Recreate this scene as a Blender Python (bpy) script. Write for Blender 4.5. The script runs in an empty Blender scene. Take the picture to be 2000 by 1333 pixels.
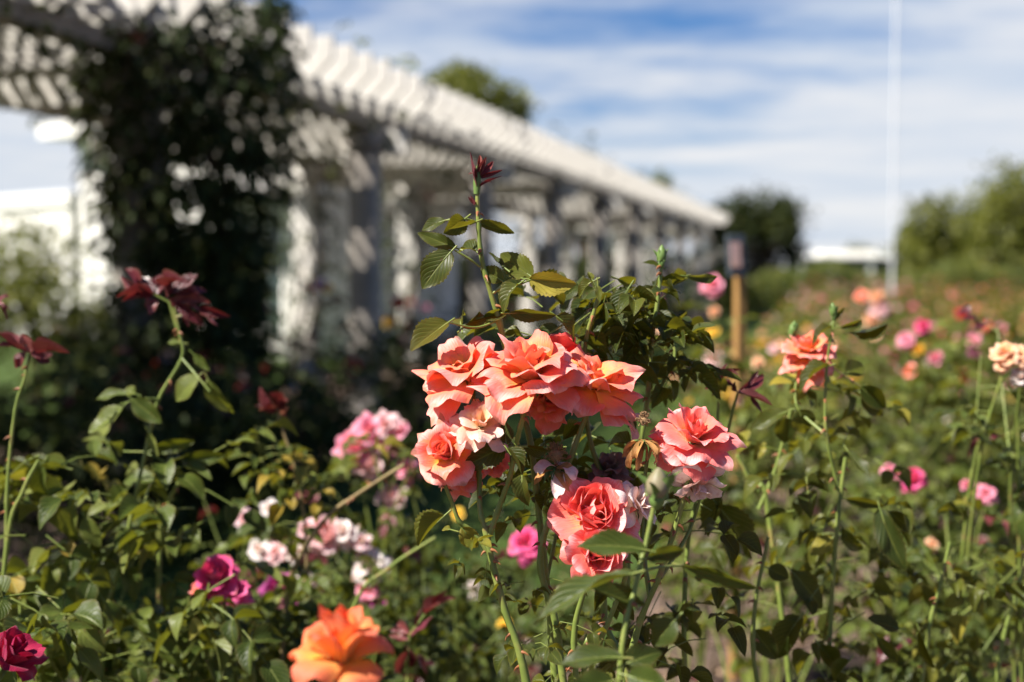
import bpy, math, random
import numpy as np
from mathutils import Vector, Matrix, Quaternion

R = math.radians
random.seed(7)
RNG = np.random.default_rng(11)
scene = bpy.context.scene
COL = scene.collection

# ------------------------------------------------------------------ camera, sky, sun, exposure
CAM_H = 1.25
PITCH = R(2.93)
FPX = 2000 * 50.0 / 36.0            # focal length in photo pixels
cam_data = bpy.data.cameras.new('camera')
cam_data.lens = 50
cam_data.sensor_width = 36
cam_data.clip_start = 0.02
cam_data.clip_end = 3000
cam_data.dof.use_dof = True
cam_data.dof.focus_distance = 1.39
cam_data.dof.aperture_fstop = 3.4
cam = bpy.data.objects.new('camera', cam_data)
cam.location = (0, 0, CAM_H)
cam.rotation_euler = (R(90) - PITCH, 0, 0)
COL.objects.link(cam)
scene.camera = cam

SUN_AZ, SUN_EL = R(180 + 60), R(49)   # behind the camera, over the left shoulder
SUN = Vector((math.sin(SUN_AZ) * math.cos(SUN_EL), math.cos(SUN_AZ) * math.cos(SUN_EL), math.sin(SUN_EL)))
sd = bpy.data.lights.new('sun', 'SUN')
sd.energy = 5.0
sd.angle = R(0.53)
sd.color = (1.0, 0.945, 0.87)
so = bpy.data.objects.new('sun', sd)
so.rotation_euler = SUN.to_track_quat('Z', 'Y').to_euler()
so.location = (-8, -12, 20)
COL.objects.link(so)

world = bpy.data.worlds.new('World')
scene.world = world
world.use_nodes = True
wt = world.node_tree
wt.nodes.clear()
def wn(t, **kw):
    n = wt.nodes.new(t)
    for k, v in kw.items():
        setattr(n, k, v)
    return n
wout = wn('ShaderNodeOutputWorld')
sky = wn('ShaderNodeTexSky', sky_type='NISHITA', sun_disc=False)
sky.sun_elevation = SUN_EL
sky.sun_rotation = SUN_AZ
sky.air_density = 1.0
sky.dust_density = 0.4
sky.ozone_density = 2.0
bg = wn('ShaderNodeBackground')
bg.inputs['Strength'].default_value = 0.0501
skc = wn('ShaderNodeMix', data_type='RGBA', blend_type='MULTIPLY')
skc.inputs[0].default_value = 1.0
skc.inputs[7].default_value = (0.36, 0.60, 0.94, 1)
wt.links.new(sky.outputs[0], skc.inputs[6])
wt.links.new(skc.outputs[2], bg.inputs['Color'])
# thin high cloud: noise on the sky plane seen from the ground
tc = wn('ShaderNodeTexCoord')
sep = wn('ShaderNodeSeparateXYZ')
wt.links.new(tc.outputs['Generated'], sep.inputs[0])
def wm(op, a, b=None):
    n = wn('ShaderNodeMath', operation=op)
    for i, x in enumerate((a, b)):
        if x is None: continue
        if isinstance(x, (int, float)): n.inputs[i].default_value = x
        else: wt.links.new(x, n.inputs[i])
    return n.outputs[0]
zz = wm('ADD', wm('MAXIMUM', sep.outputs[2], 0.0), 0.10)
cx = wm('DIVIDE', sep.outputs[0], zz)
cy = wm('DIVIDE', sep.outputs[1], zz)
cmb = wn('ShaderNodeCombineXYZ')
wt.links.new(cx, cmb.inputs[0]); wt.links.new(cy, cmb.inputs[1])
def wnoise(scale, sx, sy, off, detail=6.0, rough=0.55):
    m = wn('ShaderNodeMapping')
    m.inputs['Scale'].default_value = (sx, sy, 1)
    m.inputs['Location'].default_value = (off, off * .7, 0)
    m.inputs['Rotation'].default_value = (0, 0, R(-14))
    wt.links.new(cmb.outputs[0], m.inputs[0])
    n = wn('ShaderNodeTexNoise')
    n.inputs['Scale'].default_value = scale
    n.inputs['Detail'].default_value = detail
    n.inputs['Roughness'].default_value = rough
    wt.links.new(m.outputs[0], n.inputs['Vector'])
    return n.outputs[0]
n1 = wnoise(0.55, 1.0, 0.75, 3.1, 5, .5)
n2 = wnoise(1.5, 1.0, 1.6, 8.4, 8, .6)
# more cloud to the right of the view and toward the horizon, clear blue to the upper left
bias = wm('ADD', wm('ADD', wm('ADD', wm('MULTIPLY', sep.outputs[0], 0.46), 0.12), wm('MULTIPLY', wm('MAXIMUM', wm('SUBTRACT', wm('MULTIPLY', sep.outputs[0], -1.0), 0.24), 0.0), 5.0)), wm('MULTIPLY', sep.outputs[2], -2.1))
bias = wm('ADD', bias, wm('MULTIPLY', wm('MINIMUM', wm('SUBTRACT', sep.outputs[1], 0.6), 0.2), 0.7))
cl = wm('ADD', wm('ADD', wm('MULTIPLY', n1, 0.95), wm('MULTIPLY', n2, 0.95)), bias)
ramp = wn('ShaderNodeMapRange', interpolation_type='SMOOTHSTEP')
ramp.inputs['From Min'].default_value = 0.62
ramp.inputs['From Max'].default_value = 1.12
ramp.inputs['To Max'].default_value = 0.95
wt.links.new(cl, ramp.inputs['Value'])
cbg = wn('ShaderNodeBackground')
cbg.inputs['Color'].default_value = (0.745, 0.77, 0.82, 1)
ccr = wn('ShaderNodeValToRGB')
ccr.color_ramp.elements[0].position = .30; ccr.color_ramp.elements[0].color = (0.60, 0.68, 0.80, 1)
ccr.color_ramp.elements[1].position = .66; ccr.color_ramp.elements[1].color = (0.86, 0.86, 0.87, 1)
wt.links.new(wnoise(0.9, 1.0, 1.5, 15.2, 6, .6), ccr.inputs[0])
wt.links.new(ccr.outputs[0], cbg.inputs['Color'])
cbg.inputs['Strength'].default_value = 0.47
wmix = wn('ShaderNodeMixShader')
wt.links.new(ramp.outputs[0], wmix.inputs[0])
wt.links.new(bg.outputs[0], wmix.inputs[1])
wt.links.new(cbg.outputs[0], wmix.inputs[2])
wt.links.new(wmix.outputs[0], wout.inputs[0])

scene.view_settings.view_transform = 'Standard'
scene.view_settings.look = 'None'
scene.view_settings.exposure = 1.15
scene.view_settings.gamma = 1.0
scene.cycles.max_bounces = 8
scene.cycles.transparent_max_bounces = 6
scene.cycles.caustics_reflective = False
scene.cycles.caustics_refractive = False

FWD = np.array((0, math.cos(PITCH), -math.sin(PITCH)))
UPV = np.array((0, math.sin(PITCH), math.cos(PITCH)))
RGT = np.array((1.0, 0, 0))
CAMP = np.array((0, 0, CAM_H))
def P(px, py, d):
    """A point d metres ahead of the camera, seen at photo pixel px, py: where the thing stands in the garden."""
    return CAMP + d * (FWD + RGT * (px - 1000) / FPX + UPV * (666.5 - py) / FPX)
def C3(r, u, t):
    v = RGT * r + UPV * u - FWD * t
    return v / np.linalg.norm(v)
def nrm(v):
    v = np.asarray(v, float)
    return v / (np.linalg.norm(v) + 1e-12)

# ------------------------------------------------------------------ materials
MATS = {}
def nodes_of(name):
    m = bpy.data.materials.new(name)
    m.use_nodes = True
    nt = m.node_tree
    nt.nodes.clear()
    out = nt.nodes.new('ShaderNodeOutputMaterial')
    return m, nt, out
class NT:
    def __init__(s, nt): s.nt = nt
    def n(s, t, **kw):
        x = s.nt.nodes.new(t)
        for k, v in kw.items(): setattr(x, k, v)
        return x
    def l(s, a, b): s.nt.links.new(a, b)
    def math(s, op, a, b=None, c=None):
        x = s.n('ShaderNodeMath', operation=op)
        for i, y in enumerate((a, b, c)):
            if y is None: continue
            if isinstance(y, (int, float)): x.inputs[i].default_value = y
            else: s.l(y, x.inputs[i])
        return x.outputs[0]
    def ramp(s, fac, stops, interp='LINEAR'):
        x = s.n('ShaderNodeValToRGB')
        x.color_ramp.interpolation = interp
        e = x.color_ramp.elements
        while len(e) < len(stops): e.new(0.5)
        for el, (p, c) in zip(e, stops):
            el.position = p
            el.color = (*c, 1)
        s.l(fac, x.inputs[0])
        return x.outputs[0]
    def mix(s, fac, a, b, mode='MIX'):
        x = s.n('ShaderNodeMix', data_type='RGBA', blend_type=mode)
        for sock, y in ((x.inputs[0], fac), (x.inputs[6], a), (x.inputs[7], b)):
            if isinstance(y, (int, float)): sock.default_value = y
            elif isinstance(y, tuple): sock.default_value = (*y, 1)
            else: s.l(y, sock)
        return x.outputs[2]
    def noise(s, vec, scale, detail=3, rough=.5):
        x = s.n('ShaderNodeTexNoise')
        x.inputs['Scale'].default_value = scale
        x.inputs['Detail'].default_value = detail
        x.inputs['Roughness'].default_value = rough
        if vec is not None: s.l(vec, x.inputs['Vector'])
        return x.outputs[0]

def leaf_mat(name, stops, back, trans, rough=0.38, tf=0.3, veins=True, spec=0.45, rib=(0.24, 0.30, 0.08)):
    """stops: colours over the per-leaf random number; the underside is paler; midrib and side veins are the leaf's own."""
    m, nt, out = nodes_of(name)
    k = NT(nt)
    at = k.n('ShaderNodeAttribute', attribute_name='Col')
    sp = k.n('ShaderNodeSeparateColor')
    k.l(at.outputs['Color'], sp.inputs[0])
    rnd, v, u = sp.outputs[0], sp.outputs[1], sp.outputs[2]
    geo = k.n('ShaderNodeNewGeometry')
    col = k.ramp(rnd, stops)
    tcn = k.n('ShaderNodeTexCoord')
    nz = k.noise(tcn.outputs['Object'], 60, 3)
    col = k.mix(k.math('MULTIPLY', k.math('SUBTRACT', nz, 0.35), 0.8), col, tuple(min(1, c * 1.7 + .01) for c in stops[0][1]))
    bsdf = k.n('ShaderNodeBsdfPrincipled')
    if veins:
        au = k.math('ABSOLUTE', k.math('SUBTRACT', u, 0.5))
        mid = k.math('SUBTRACT', 1.0, k.math('MULTIPLY', au, 22.0))
        mid = k.math('MAXIMUM', mid, 0.0)
        ph = k.math('ADD', k.math('MULTIPLY', v, 44.0), k.math('MULTIPLY', au, -42.0))
        sv = k.math('POWER', k.math('ABSOLUTE', k.math('SINE', k.math('MULTIPLY', ph, 0.5))), 14.0)
        vein = k.math('MAXIMUM', mid, k.math('MULTIPLY', sv, 0.35))
        col = k.mix(k.math('MULTIPLY', vein, 0.75), col, rib)
        bp = k.n('ShaderNodeBump')
        bp.inputs['Strength'].default_value = 0.55
        bp.inputs['Distance'].default_value = 0.0016
        h = k.math('SUBTRACT', k.math('MULTIPLY', nz, 0.5), vein)
        k.l(h, bp.inputs['Height'])
        k.l(bp.outputs[0], bsdf.inputs['Normal'])
    spots = k.math('MULTIPLY', k.math('MAXIMUM', k.math('SUBTRACT', k.noise(tcn.outputs['Object'], 210, 2), .66), 0.0), 7.0)
    col = k.mix(k.math('MINIMUM', spots, .8), col, (0.07, 0.035, 0.012))
    edge = k.math('MULTIPLY', k.math('POWER', k.math('ABSOLUTE', k.math('MULTIPLY', k.math('SUBTRACT', u, 0.5), 2.0)), 9.0), 0.35)
    col = k.mix(edge, col, (0.16, 0.10, 0.03))
    colb = k.mix(geo.outputs['Backfacing'], col, k.mix(0.65, col, back))
    k.l(colb, bsdf.inputs['Base Color'])
    bsdf.inputs['Roughness'].default_value = rough
    bsdf.inputs['Specular IOR Level'].default_value = spec
    tr = k.n('ShaderNodeBsdfTranslucent')
    k.l(k.mix(0.5, col, trans), tr.inputs['Color'])
    mx = k.n('ShaderNodeMixShader')
    mx.inputs[0].default_value = tf
    k.l(bsdf.outputs[0], mx.inputs[1]); k.l(tr.outputs[0], mx.inputs[2])
    k.l(mx.outputs[0], out.inputs[0])
    MATS[name] = m
    return m

def petal_mat(name, base, mid, tip, rim, back, tf=0.32, sheen=0.15, stain=None):
    """Colour runs from the petal's base to its tip, as the pigment does; pale rims also carry the brightness of sunlit edges; the back is paler."""
    m, nt, out = nodes_of(name)
    k = NT(nt)
    at = k.n('ShaderNodeAttribute', attribute_name='Col')
    sp = k.n('ShaderNodeSeparateColor')
    k.l(at.outputs['Color'], sp.inputs[0])
    v, rnd, u = sp.outputs[0], sp.outputs[1], sp.outputs[2]
    geo = k.n('ShaderNodeNewGeometry')
    cmbn = k.n('ShaderNodeCombineXYZ')
    k.l(k.math('MULTIPLY', u, 9.0), cmbn.inputs[0])
    k.l(k.math('MULTIPLY', v, 0.9), cmbn.inputs[1])
    k.l(k.math('MULTIPLY', rnd, 40.0), cmbn.inputs[2])
    fib = k.noise(cmbn.outputs[0], 4.0, 4, .6)
    tcn = k.n('ShaderNodeTexCoord')
    blot = k.noise(tcn.outputs['Object'], 70, 3)
    vv = k.math('ADD', v, k.math('ADD', k.math('MULTIPLY', k.math('SUBTRACT', fib, .5), .62), k.math('MULTIPLY', k.math('SUBTRACT', rnd, .5), .22)))
    col = k.ramp(vv, [(0.16, base), (0.46, mid), (0.78, tip), (0.98, rim)])
    col = k.mix(k.math('MULTIPLY', k.math('SUBTRACT', blot, .45), .7), col, rim)
    bro = k.math('MULTIPLY', k.math('MAXIMUM', k.math('SUBTRACT', k.math('ADD', v, k.math('MULTIPLY', blot, .45)), 1.19), 0.0), 7.0)
    col = k.mix(k.math('MINIMUM', bro, .75), col, (0.42, 0.16, 0.06))
    if stain is not None:
        st = k.noise(tcn.outputs['Object'], 110, 4, .65)
        col = k.mix(k.math('MULTIPLY', k.math('MAXIMUM', k.math('SUBTRACT', st, .52), 0.0), 3.0), col, stain)
    colb = k.mix(geo.outputs['Backfacing'], col, k.mix(0.45, col, back))
    bsdf = k.n('ShaderNodeBsdfPrincipled')
    k.l(colb, bsdf.inputs['Base Color'])
    bsdf.inputs['Roughness'].default_value = 0.52
    bsdf.inputs['Specular IOR Level'].default_value = 0.35
    bsdf.inputs['Sheen Weight'].default_value = sheen
    bsdf.inputs['Sheen Roughness'].default_value = 0.4
    bp = k.n('ShaderNodeBump')
    bp.inputs['Strength'].default_value = 0.6
    bp.inputs['Distance'].default_value = 0.0016
    k.l(k.math('ADD', fib, k.math('MULTIPLY', blot, .6)), bp.inputs['Height'])
    k.l(bp.outputs[0], bsdf.inputs['Normal'])
    tr = k.n('ShaderNodeBsdfTranslucent')
    k.l(k.mix(1.0, col, (1.0, .60, .52), 'MULTIPLY'), tr.inputs['Color'])
    mx = k.n('ShaderNodeMixShader')
    mx.inputs[0].default_value = tf
    k.l(bsdf.outputs[0], mx.inputs[1]); k.l(tr.outputs[0], mx.inputs[2])
    k.l(mx.outputs[0], out.inputs[0])
    MATS[name] = m
    return m

def plain_mat(name, stops, scale=8, rough=.6, bump=.3, bdist=.004, stretch=(1, 1, 1), spec=.3, metallic=0, detail=4):
    m, nt, out = nodes_of(name)
    k = NT(nt)
    tcn = k.n('ShaderNodeTexCoord')
    mp = k.n('ShaderNodeMapping')
    mp.inputs['Scale'].default_value = stretch
    k.l(tcn.outputs['Object'], mp.inputs[0])
    nz = k.noise(mp.outputs[0], scale, detail, .6)
    n2_ = k.noise(mp.outputs[0], scale * 5.3, 3, .6)
    f = k.math('ADD', k.math('MULTIPLY', nz, .7), k.math('MULTIPLY', n2_, .3))
    col = k.ramp(f, stops)
    bsdf = k.n('ShaderNodeBsdfPrincipled')
    k.l(col, bsdf.inputs['Base Color'])
    bsdf.inputs['Roughness'].default_value = rough
    bsdf.inputs['Specular IOR Level'].default_value = spec
    bsdf.inputs['Metallic'].default_value = metallic
    bp = k.n('ShaderNodeBump')
    bp.inputs['Strength'].default_value = bump
    bp.inputs['Distance'].default_value = bdist
    k.l(f, bp.inputs['Height'])
    k.l(bp.outputs[0], bsdf.inputs['Normal'])
    k.l(bsdf.outputs[0], out.inputs[0])
    MATS[name] = m
    return m

leaf_mat('leaf_green', [(0.0, (0.015, 0.028, 0.005)), (0.3, (0.036, 0.058, 0.009)), (0.7, (0.088, 0.118, 0.019)), (0.95, (0.185, 0.205, 0.048)), (1.0, (0.31, 0.21, 0.03))],
         (0.15, 0.165, 0.05), (0.40, 0.40, 0.01), rough=.40, tf=.27, spec=.20, rib=(0.22, 0.25, 0.06))
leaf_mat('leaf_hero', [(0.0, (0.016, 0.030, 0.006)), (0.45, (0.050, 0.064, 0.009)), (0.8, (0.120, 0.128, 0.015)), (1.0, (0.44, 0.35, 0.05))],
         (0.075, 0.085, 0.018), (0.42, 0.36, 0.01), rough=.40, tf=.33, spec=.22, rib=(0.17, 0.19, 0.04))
leaf_mat('leaf_red', [(0.0, (0.050, 0.008, 0.012)), (0.5, (0.120, 0.022, 0.028)), (0.85, (0.24, 0.07, 0.065)), (1.0, (0.20, 0.08, 0.03))],
         (0.15, 0.03, 0.05), (0.35, 0.03, 0.02), rough=.32, tf=.22, rib=(0.14, 0.03, 0.02), spec=.5)
leaf_mat('leaf_dark', [(0.0, (0.012, 0.022, 0.005)), (0.6, (0.022, 0.036, 0.008)), (1.0, (0.07, 0.08, 0.014))],  # evergreens' own dark; on climbers and rose bushes, shade put into the colour
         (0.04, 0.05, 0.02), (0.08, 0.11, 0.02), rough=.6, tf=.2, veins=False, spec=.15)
leaf_mat('leaf_tree', [(0.0, (0.060, 0.074, 0.008)), (0.6, (0.135, 0.145, 0.014)), (1.0, (0.23, 0.22, 0.03))],
         (0.10, 0.13, 0.03), (0.22, 0.26, 0.03), rough=.55, tf=.3, veins=False)
leaf_mat('leaf_dry', [(0.0, (0.22, 0.12, 0.06)), (0.5, (0.30, 0.19, 0.10)), (1.0, (0.40, 0.28, 0.18))],
         (0.3, 0.2, 0.12), (0.3, 0.16, 0.06), rough=.7, tf=.15, veins=False)

petal_mat('petal_coral', (1.0, 0.56, 0.05), (0.97, 0.33, 0.115), (0.94, 0.215, 0.155), (0.97, 0.42, 0.36), (0.96, 0.44, 0.37), tf=.24, sheen=.25)  # pale rim, here and in salmon, puts sun-bright edges into the colour
petal_mat('petal_salmon', (0.97, 0.38, 0.10), (0.95, 0.22, 0.15), (0.93, 0.185, 0.165), (0.97, 0.45, 0.43), (0.97, 0.47, 0.45), tf=.23, sheen=.3)
petal_mat('petal_orange', (1.0, 0.56, 0.05), (0.97, 0.40, 0.08), (0.95, 0.26, 0.10), (0.93, 0.19, 0.10), (0.97, 0.44, 0.20), tf=.34)
petal_mat('petal_deep', (0.9, 0.2, 0.05), (0.86, 0.10, 0.06), (0.82, 0.075, 0.075), (0.85, 0.14, 0.12), (0.85, 0.16, 0.14), tf=.36)  # coral petals with shade put into the colour as a deeper red
petal_mat('petal_pink', (0.88, 0.62, 0.50), (0.86, 0.35, 0.42), (0.84, 0.28, 0.40), (0.88, 0.42, 0.52), (0.9, 0.55, 0.6))
petal_mat('petal_pale_pink', (0.86, 0.70, 0.55), (0.86, 0.56, 0.55), (0.86, 0.58, 0.58), (0.88, 0.68, 0.68), (0.9, 0.75, 0.74))
petal_mat('petal_white', (0.84, 0.76, 0.55), (0.84, 0.77, 0.68), (0.85, 0.79, 0.74), (0.86, 0.80, 0.76), (0.87, 0.82, 0.78))
petal_mat('petal_hot_pink', (0.85, 0.30, 0.30), (0.84, 0.10, 0.27), (0.82, 0.09, 0.28), (0.84, 0.16, 0.36), (0.85, 0.28, 0.42))
petal_mat('petal_magenta', (0.5, 0.10, 0.22), (0.45, 0.05, 0.24), (0.38, 0.04, 0.22), (0.4, 0.05, 0.24), (0.45, 0.12, 0.28))
petal_mat('petal_crimson', (0.45, 0.02, 0.06), (0.40, 0.008, 0.055), (0.33, 0.006, 0.05), (0.26, 0.005, 0.04), (0.45, 0.02, 0.12))
petal_mat('petal_red', (0.6, 0.06, 0.02), (0.55, 0.03, 0.02), (0.48, 0.02, 0.02), (0.42, 0.02, 0.02), (0.5, 0.05, 0.04))
petal_mat('petal_yellow', (0.92, 0.60, 0.03), (0.92, 0.62, 0.04), (0.90, 0.60, 0.05), (0.9, 0.62, 0.10), (0.92, 0.66, 0.15))
petal_mat('petal_peach', (0.92, 0.55, 0.15), (0.90, 0.55, 0.25), (0.90, 0.55, 0.32), (0.9, 0.62, 0.42), (0.9, 0.66, 0.5))
petal_mat('petal_faded', (0.88, 0.62, 0.30), (0.88, 0.55, 0.40), (0.86, 0.50, 0.40), (0.90, 0.74, 0.66), (0.90, 0.72, 0.62), tf=.25, stain=(0.60, 0.30, 0.16))
petal_mat('petal_blush', (0.84, 0.66, 0.50), (0.86, 0.70, 0.64), (0.88, 0.74, 0.70), (0.90, 0.80, 0.76), (0.90, 0.78, 0.74), tf=.2, stain=(0.62, 0.25, 0.18))
petal_mat('petal_dusky', (0.20, 0.12, 0.07), (0.22, 0.12, 0.09), (0.26, 0.15, 0.12), (0.30, 0.19, 0.15), (0.26, 0.15, 0.12), tf=.15, stain=(0.10, 0.05, 0.03))
petal_mat('petal_dry', (0.42, 0.22, 0.06), (0.50, 0.24, 0.07), (0.52, 0.27, 0.10), (0.60, 0.36, 0.15), (0.5, 0.28, 0.12), tf=.2, sheen=0, stain=(0.22, 0.09, 0.03))

plain_mat('cane_green', [(0.2, (0.10, 0.145, 0.028)), (0.48, (0.155, 0.20, 0.040)), (0.58, (0.21, 0.235, 0.055)), (0.66, (0.24, 0.15, 0.06)), (0.8, (0.30, 0.20, 0.09))], 26, .42, .3, .001, spec=.4)
plain_mat('cane_brown', [(0.2, (0.13, 0.085, 0.04)), (0.5, (0.22, 0.16, 0.07)), (0.8, (0.30, 0.25, 0.11))], 45, .6, .5, .002, spec=.25)
plain_mat('thorn', [(0.2, (0.22, 0.06, 0.03)), (0.8, (0.30, 0.14, 0.05))], 60, .4, .1)
plain_mat('calyx_green', [(0.2, (0.07, 0.13, 0.03)), (0.6, (0.13, 0.20, 0.05)), (0.9, (0.20, 0.24, 0.07))], 120, .45, .3, .001)
plain_mat('bud_skin', [(0.2, (0.14, 0.15, 0.06)), (0.6, (0.24, 0.19, 0.12)), (0.9, (0.34, 0.22, 0.17))], 60, .5, .2, .001)
plain_mat('stamen_brown', [(0.2, (0.10, 0.05, 0.02)), (0.6, (0.28, 0.17, 0.08)), (0.9, (0.42, 0.30, 0.16))], 400, .8, .6, .002)
plain_mat('soil', [(0.2, (0.050, 0.033, 0.024)), (0.45, (0.105, 0.072, 0.054)), (0.6, (0.150, 0.108, 0.084)), (0.8, (0.21, 0.16, 0.13))], 2.2, .95, .9, .05, spec=.1, detail=8)
plain_mat('lawn', [(0.2, (0.028, 0.048, 0.010)), (0.5, (0.045, 0.074, 0.015)), (0.8, (0.075, 0.105, 0.025))], 5, .9, .8, .03, spec=.1, detail=8)
plain_mat('grass_blade', [(0.2, (0.045, 0.09, 0.015)), (0.8, (0.10, 0.15, 0.03))], 3, .6, .1)
plain_mat('bark_chip', [(0.2, (0.07, 0.045, 0.032)), (0.5, (0.15, 0.105, 0.078)), (0.8, (0.27, 0.21, 0.16))], 30, .9, .5, .002, spec=.1)
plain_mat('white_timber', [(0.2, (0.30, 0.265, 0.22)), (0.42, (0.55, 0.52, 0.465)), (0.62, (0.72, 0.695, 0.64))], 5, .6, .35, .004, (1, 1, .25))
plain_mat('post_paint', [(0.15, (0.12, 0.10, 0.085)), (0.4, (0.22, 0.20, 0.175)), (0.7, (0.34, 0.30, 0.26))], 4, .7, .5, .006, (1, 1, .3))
plain_mat('house_wall', [(0.2, (0.72, 0.69, 0.62)), (0.8, (0.82, 0.80, 0.75))], 1.5, .7, .2)
plain_mat('house_roof', [(0.2, (0.34, 0.36, 0.40)), (0.8, (0.46, 0.48, 0.52))], 1.2, .5, .2)
plain_mat('pale_roof', [(0.2, (0.62, 0.60, 0.56)), (0.8, (0.74, 0.72, 0.68))], 1.0, .5, .2)
plain_mat('dark_glass', [(0.2, (0.03, 0.05, 0.05)), (0.8, (0.06, 0.085, 0.08))], 1.0, .12, .02, spec=.6)
plain_mat('stake_wood', [(0.2, (0.20, 0.10, 0.03)), (0.5, (0.36, 0.20, 0.065)), (0.8, (0.46, 0.28, 0.10))], 6, .7, .4, .003, (6, 6, .4))
plain_mat('sign_panel', [(0.2, (0.035, 0.045, 0.052)), (0.8, (0.06, 0.072, 0.082))], 6, .45, .1)
plain_mat('sign_picture', [(0.3, (0.45, 0.25, 0.15)), (0.5, (0.50, 0.32, 0.27)), (0.7, (0.42, 0.30, 0.32))], 9, .5, .05)
plain_mat('pole_white', [(0.2, (0.46, 0.48, 0.49)), (0.5, (0.58, 0.60, 0.61)), (0.8, (0.66, 0.68, 0.69))], 2, .35, .05, spec=.5)
plain_mat('bark', [(0.2, (0.05, 0.035, 0.025)), (0.8, (0.14, 0.10, 0.075))], 8, .9, .8, .02, (1, 1, .3))

# ------------------------------------------------------------------ mesh helpers
class MB:
    """Collects shapes; build() links them as one mesh object."""
    def __init__(s): s.V = []; s.F = []; s.A = []; s.M = []; s.n = 0
    def add(s, V, F, A=None, mat=0):
        V = np.asarray(V, float).reshape(-1, 3)
        F = np.asarray(F, int)
        if A is None: A = np.full((len(V), 3), .5)
        s.V.append(V); s.A.append(np.asarray(A, float)); s.F.append(F + s.n); s.M.append(np.full(len(F), mat)); s.n += len(V)
    def mesh(s, name, mats, smooth=True, origin=None):
        me = bpy.data.meshes.new(name)
        V = np.concatenate(s.V); A = np.concatenate(s.A)
        if origin is not None: V = V - np.asarray(origin)
        sizes = np.concatenate([np.full(len(f), f.shape[1]) for f in s.F])
        loops = np.concatenate([f.ravel() for f in s.F])
        starts = np.concatenate([[0], np.cumsum(sizes)[:-1]])
        me.vertices.add(len(V)); me.vertices.foreach_set('co', V.astype(np.float32).ravel())
        me.loops.add(len(loops)); me.loops.foreach_set('vertex_index', loops.astype(np.int32))
        me.polygons.add(len(sizes)); me.polygons.foreach_set('loop_start', starts.astype(np.int32))
        me.polygons.foreach_set('material_index', np.concatenate(s.M).astype(np.int32))
        me.polygons.foreach_set('use_smooth', np.full(len(sizes), smooth))
        me.update(calc_edges=True)
        at = me.attributes.new('Col', 'FLOAT_COLOR', 'POINT')
        at.data.foreach_set('color', np.c_[A, np.ones(len(A))].astype(np.float32).ravel())
        for m in mats: me.materials.append(MATS[m])
        return me
    def build(s, name, mats, parent=None, smooth=True, origin=None, loc=None):
        o = bpy.data.objects.new(name, s.mesh(name, [mats] if isinstance(mats, str) else mats, smooth, origin))
        COL.objects.link(o)
        if parent is not None: o.parent = parent
        if loc is not None: o.location = loc
        return o
def box(mb, x0, x1, y0, y1, z0, z1, mat=0):
    v = [(x, y, z) for z in (z0, z1) for y in (y0, y1) for x in (x0, x1)]
    f = [(0, 2, 3, 1), (4, 5, 7, 6), (0, 1, 5, 4), (2, 6, 7, 3), (0, 4, 6, 2), (1, 3, 7, 5)]
    mb.add(v, f, None, mat)
def bevel_box(mb, x0, x1, y0, y1, z0, z1, b=.008, mat=0):
    """A box with chamfered vertical edges and a chamfered top rim."""
    def ring(i, z):
        return [(x0 + i + b, y0 + i, z), (x1 - i - b, y0 + i, z), (x1 - i, y0 + i + b, z), (x1 - i, y1 - i - b, z), (x1 - i - b, y1 - i, z), (x0 + i + b, y1 - i, z), (x0 + i, y1 - i - b, z), (x0 + i, y0 + i + b, z)]
    v = ring(0, z0) + ring(0, z1 - b) + ring(b * .7, z1)
    f = []
    for k in (0, 8):
        f += [(k + i, k + (i + 1) % 8, k + 8 + (i + 1) % 8, k + 8 + i) for i in range(8)]
    mb.add(v, f, None, mat)
    mb.add(v[16:], [(0, 1, 2, 3), (0, 3, 4, 7), (4, 5, 6, 7)], None, mat)
def catmull(pts, per=6):
    pts = np.asarray(pts, float)
    if len(pts) < 3: 
        t = np.linspace(0, 1, per + 1)[:, None]
        return pts[0] * (1 - t) + pts[-1] * t
    q = np.vstack([2 * pts[0] - pts[1], pts, 2 * pts[-1] - pts[-2]])
    out = []
    for i in range(1, len(q) - 2):
        p0, p1, p2, p3 = q[i - 1], q[i], q[i + 1], q[i + 2]
        for t in np.linspace(0, 1, per, endpoint=False):
            out.append(.5 * ((2 * p1) + (-p0 + p2) * t + (2 * p0 - 5 * p1 + 4 * p2 - p3) * t * t + (-p0 + 3 * p1 - 3 * p2 + p3) * t ** 3))
    out.append(pts[-1])
    return np.array(out)
def tube(mb, pts, r0, r1=None, sides=8, mat=0, knots=0.0, rng=None, cap=True):
    pts = np.asarray(pts, float)
    n = len(pts)
    r = np.linspace(r0, r0 if r1 is None else r1, n) if np.isscalar(r0) else np.asarray(r0, float)
    if knots and rng is not None: r = r * (1 + knots * rng.uniform(-1, 1, n))
    T = np.gradient(pts, axis=0)
    T /= np.linalg.norm(T, axis=1)[:, None] + 1e-12
    ref = np.array((0, 0, 1.0)) if abs(T[:, 2]).mean() < .8 else np.array((1.0, .2, 0))
    S = np.cross(T, ref); S /= np.linalg.norm(S, axis=1)[:, None] + 1e-12
    U = np.cross(S, T)
    a = np.arange(sides) * 2 * np.pi / sides
    V = pts[:, None, :] + r[:, None, None] * (np.cos(a)[None, :, None] * S[:, None, :] + np.sin(a)[None, :, None] * U[:, None, :])
    V = V.reshape(-1, 3)
    i = np.arange(n - 1)[:, None] * sides; j = np.arange(sides)[None, :]; j2 = (j + 1) % sides
    F = np.stack([i + j, i + j2, i + sides + j2, i + sides + j], -1).reshape(-1, 4)
    A = np.repeat(np.linspace(0, 1, n), sides)[:, None] * np.ones(3)
    mb.add(V, F, A, mat)
    if cap:
        e = pts[-1] + T[-1] * r[-1] * .6
        V2 = np.vstack([V[-sides:], e])
        mb.add(V2, [(k, (k + 1) % sides, sides) for k in range(sides)], None, mat)

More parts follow.
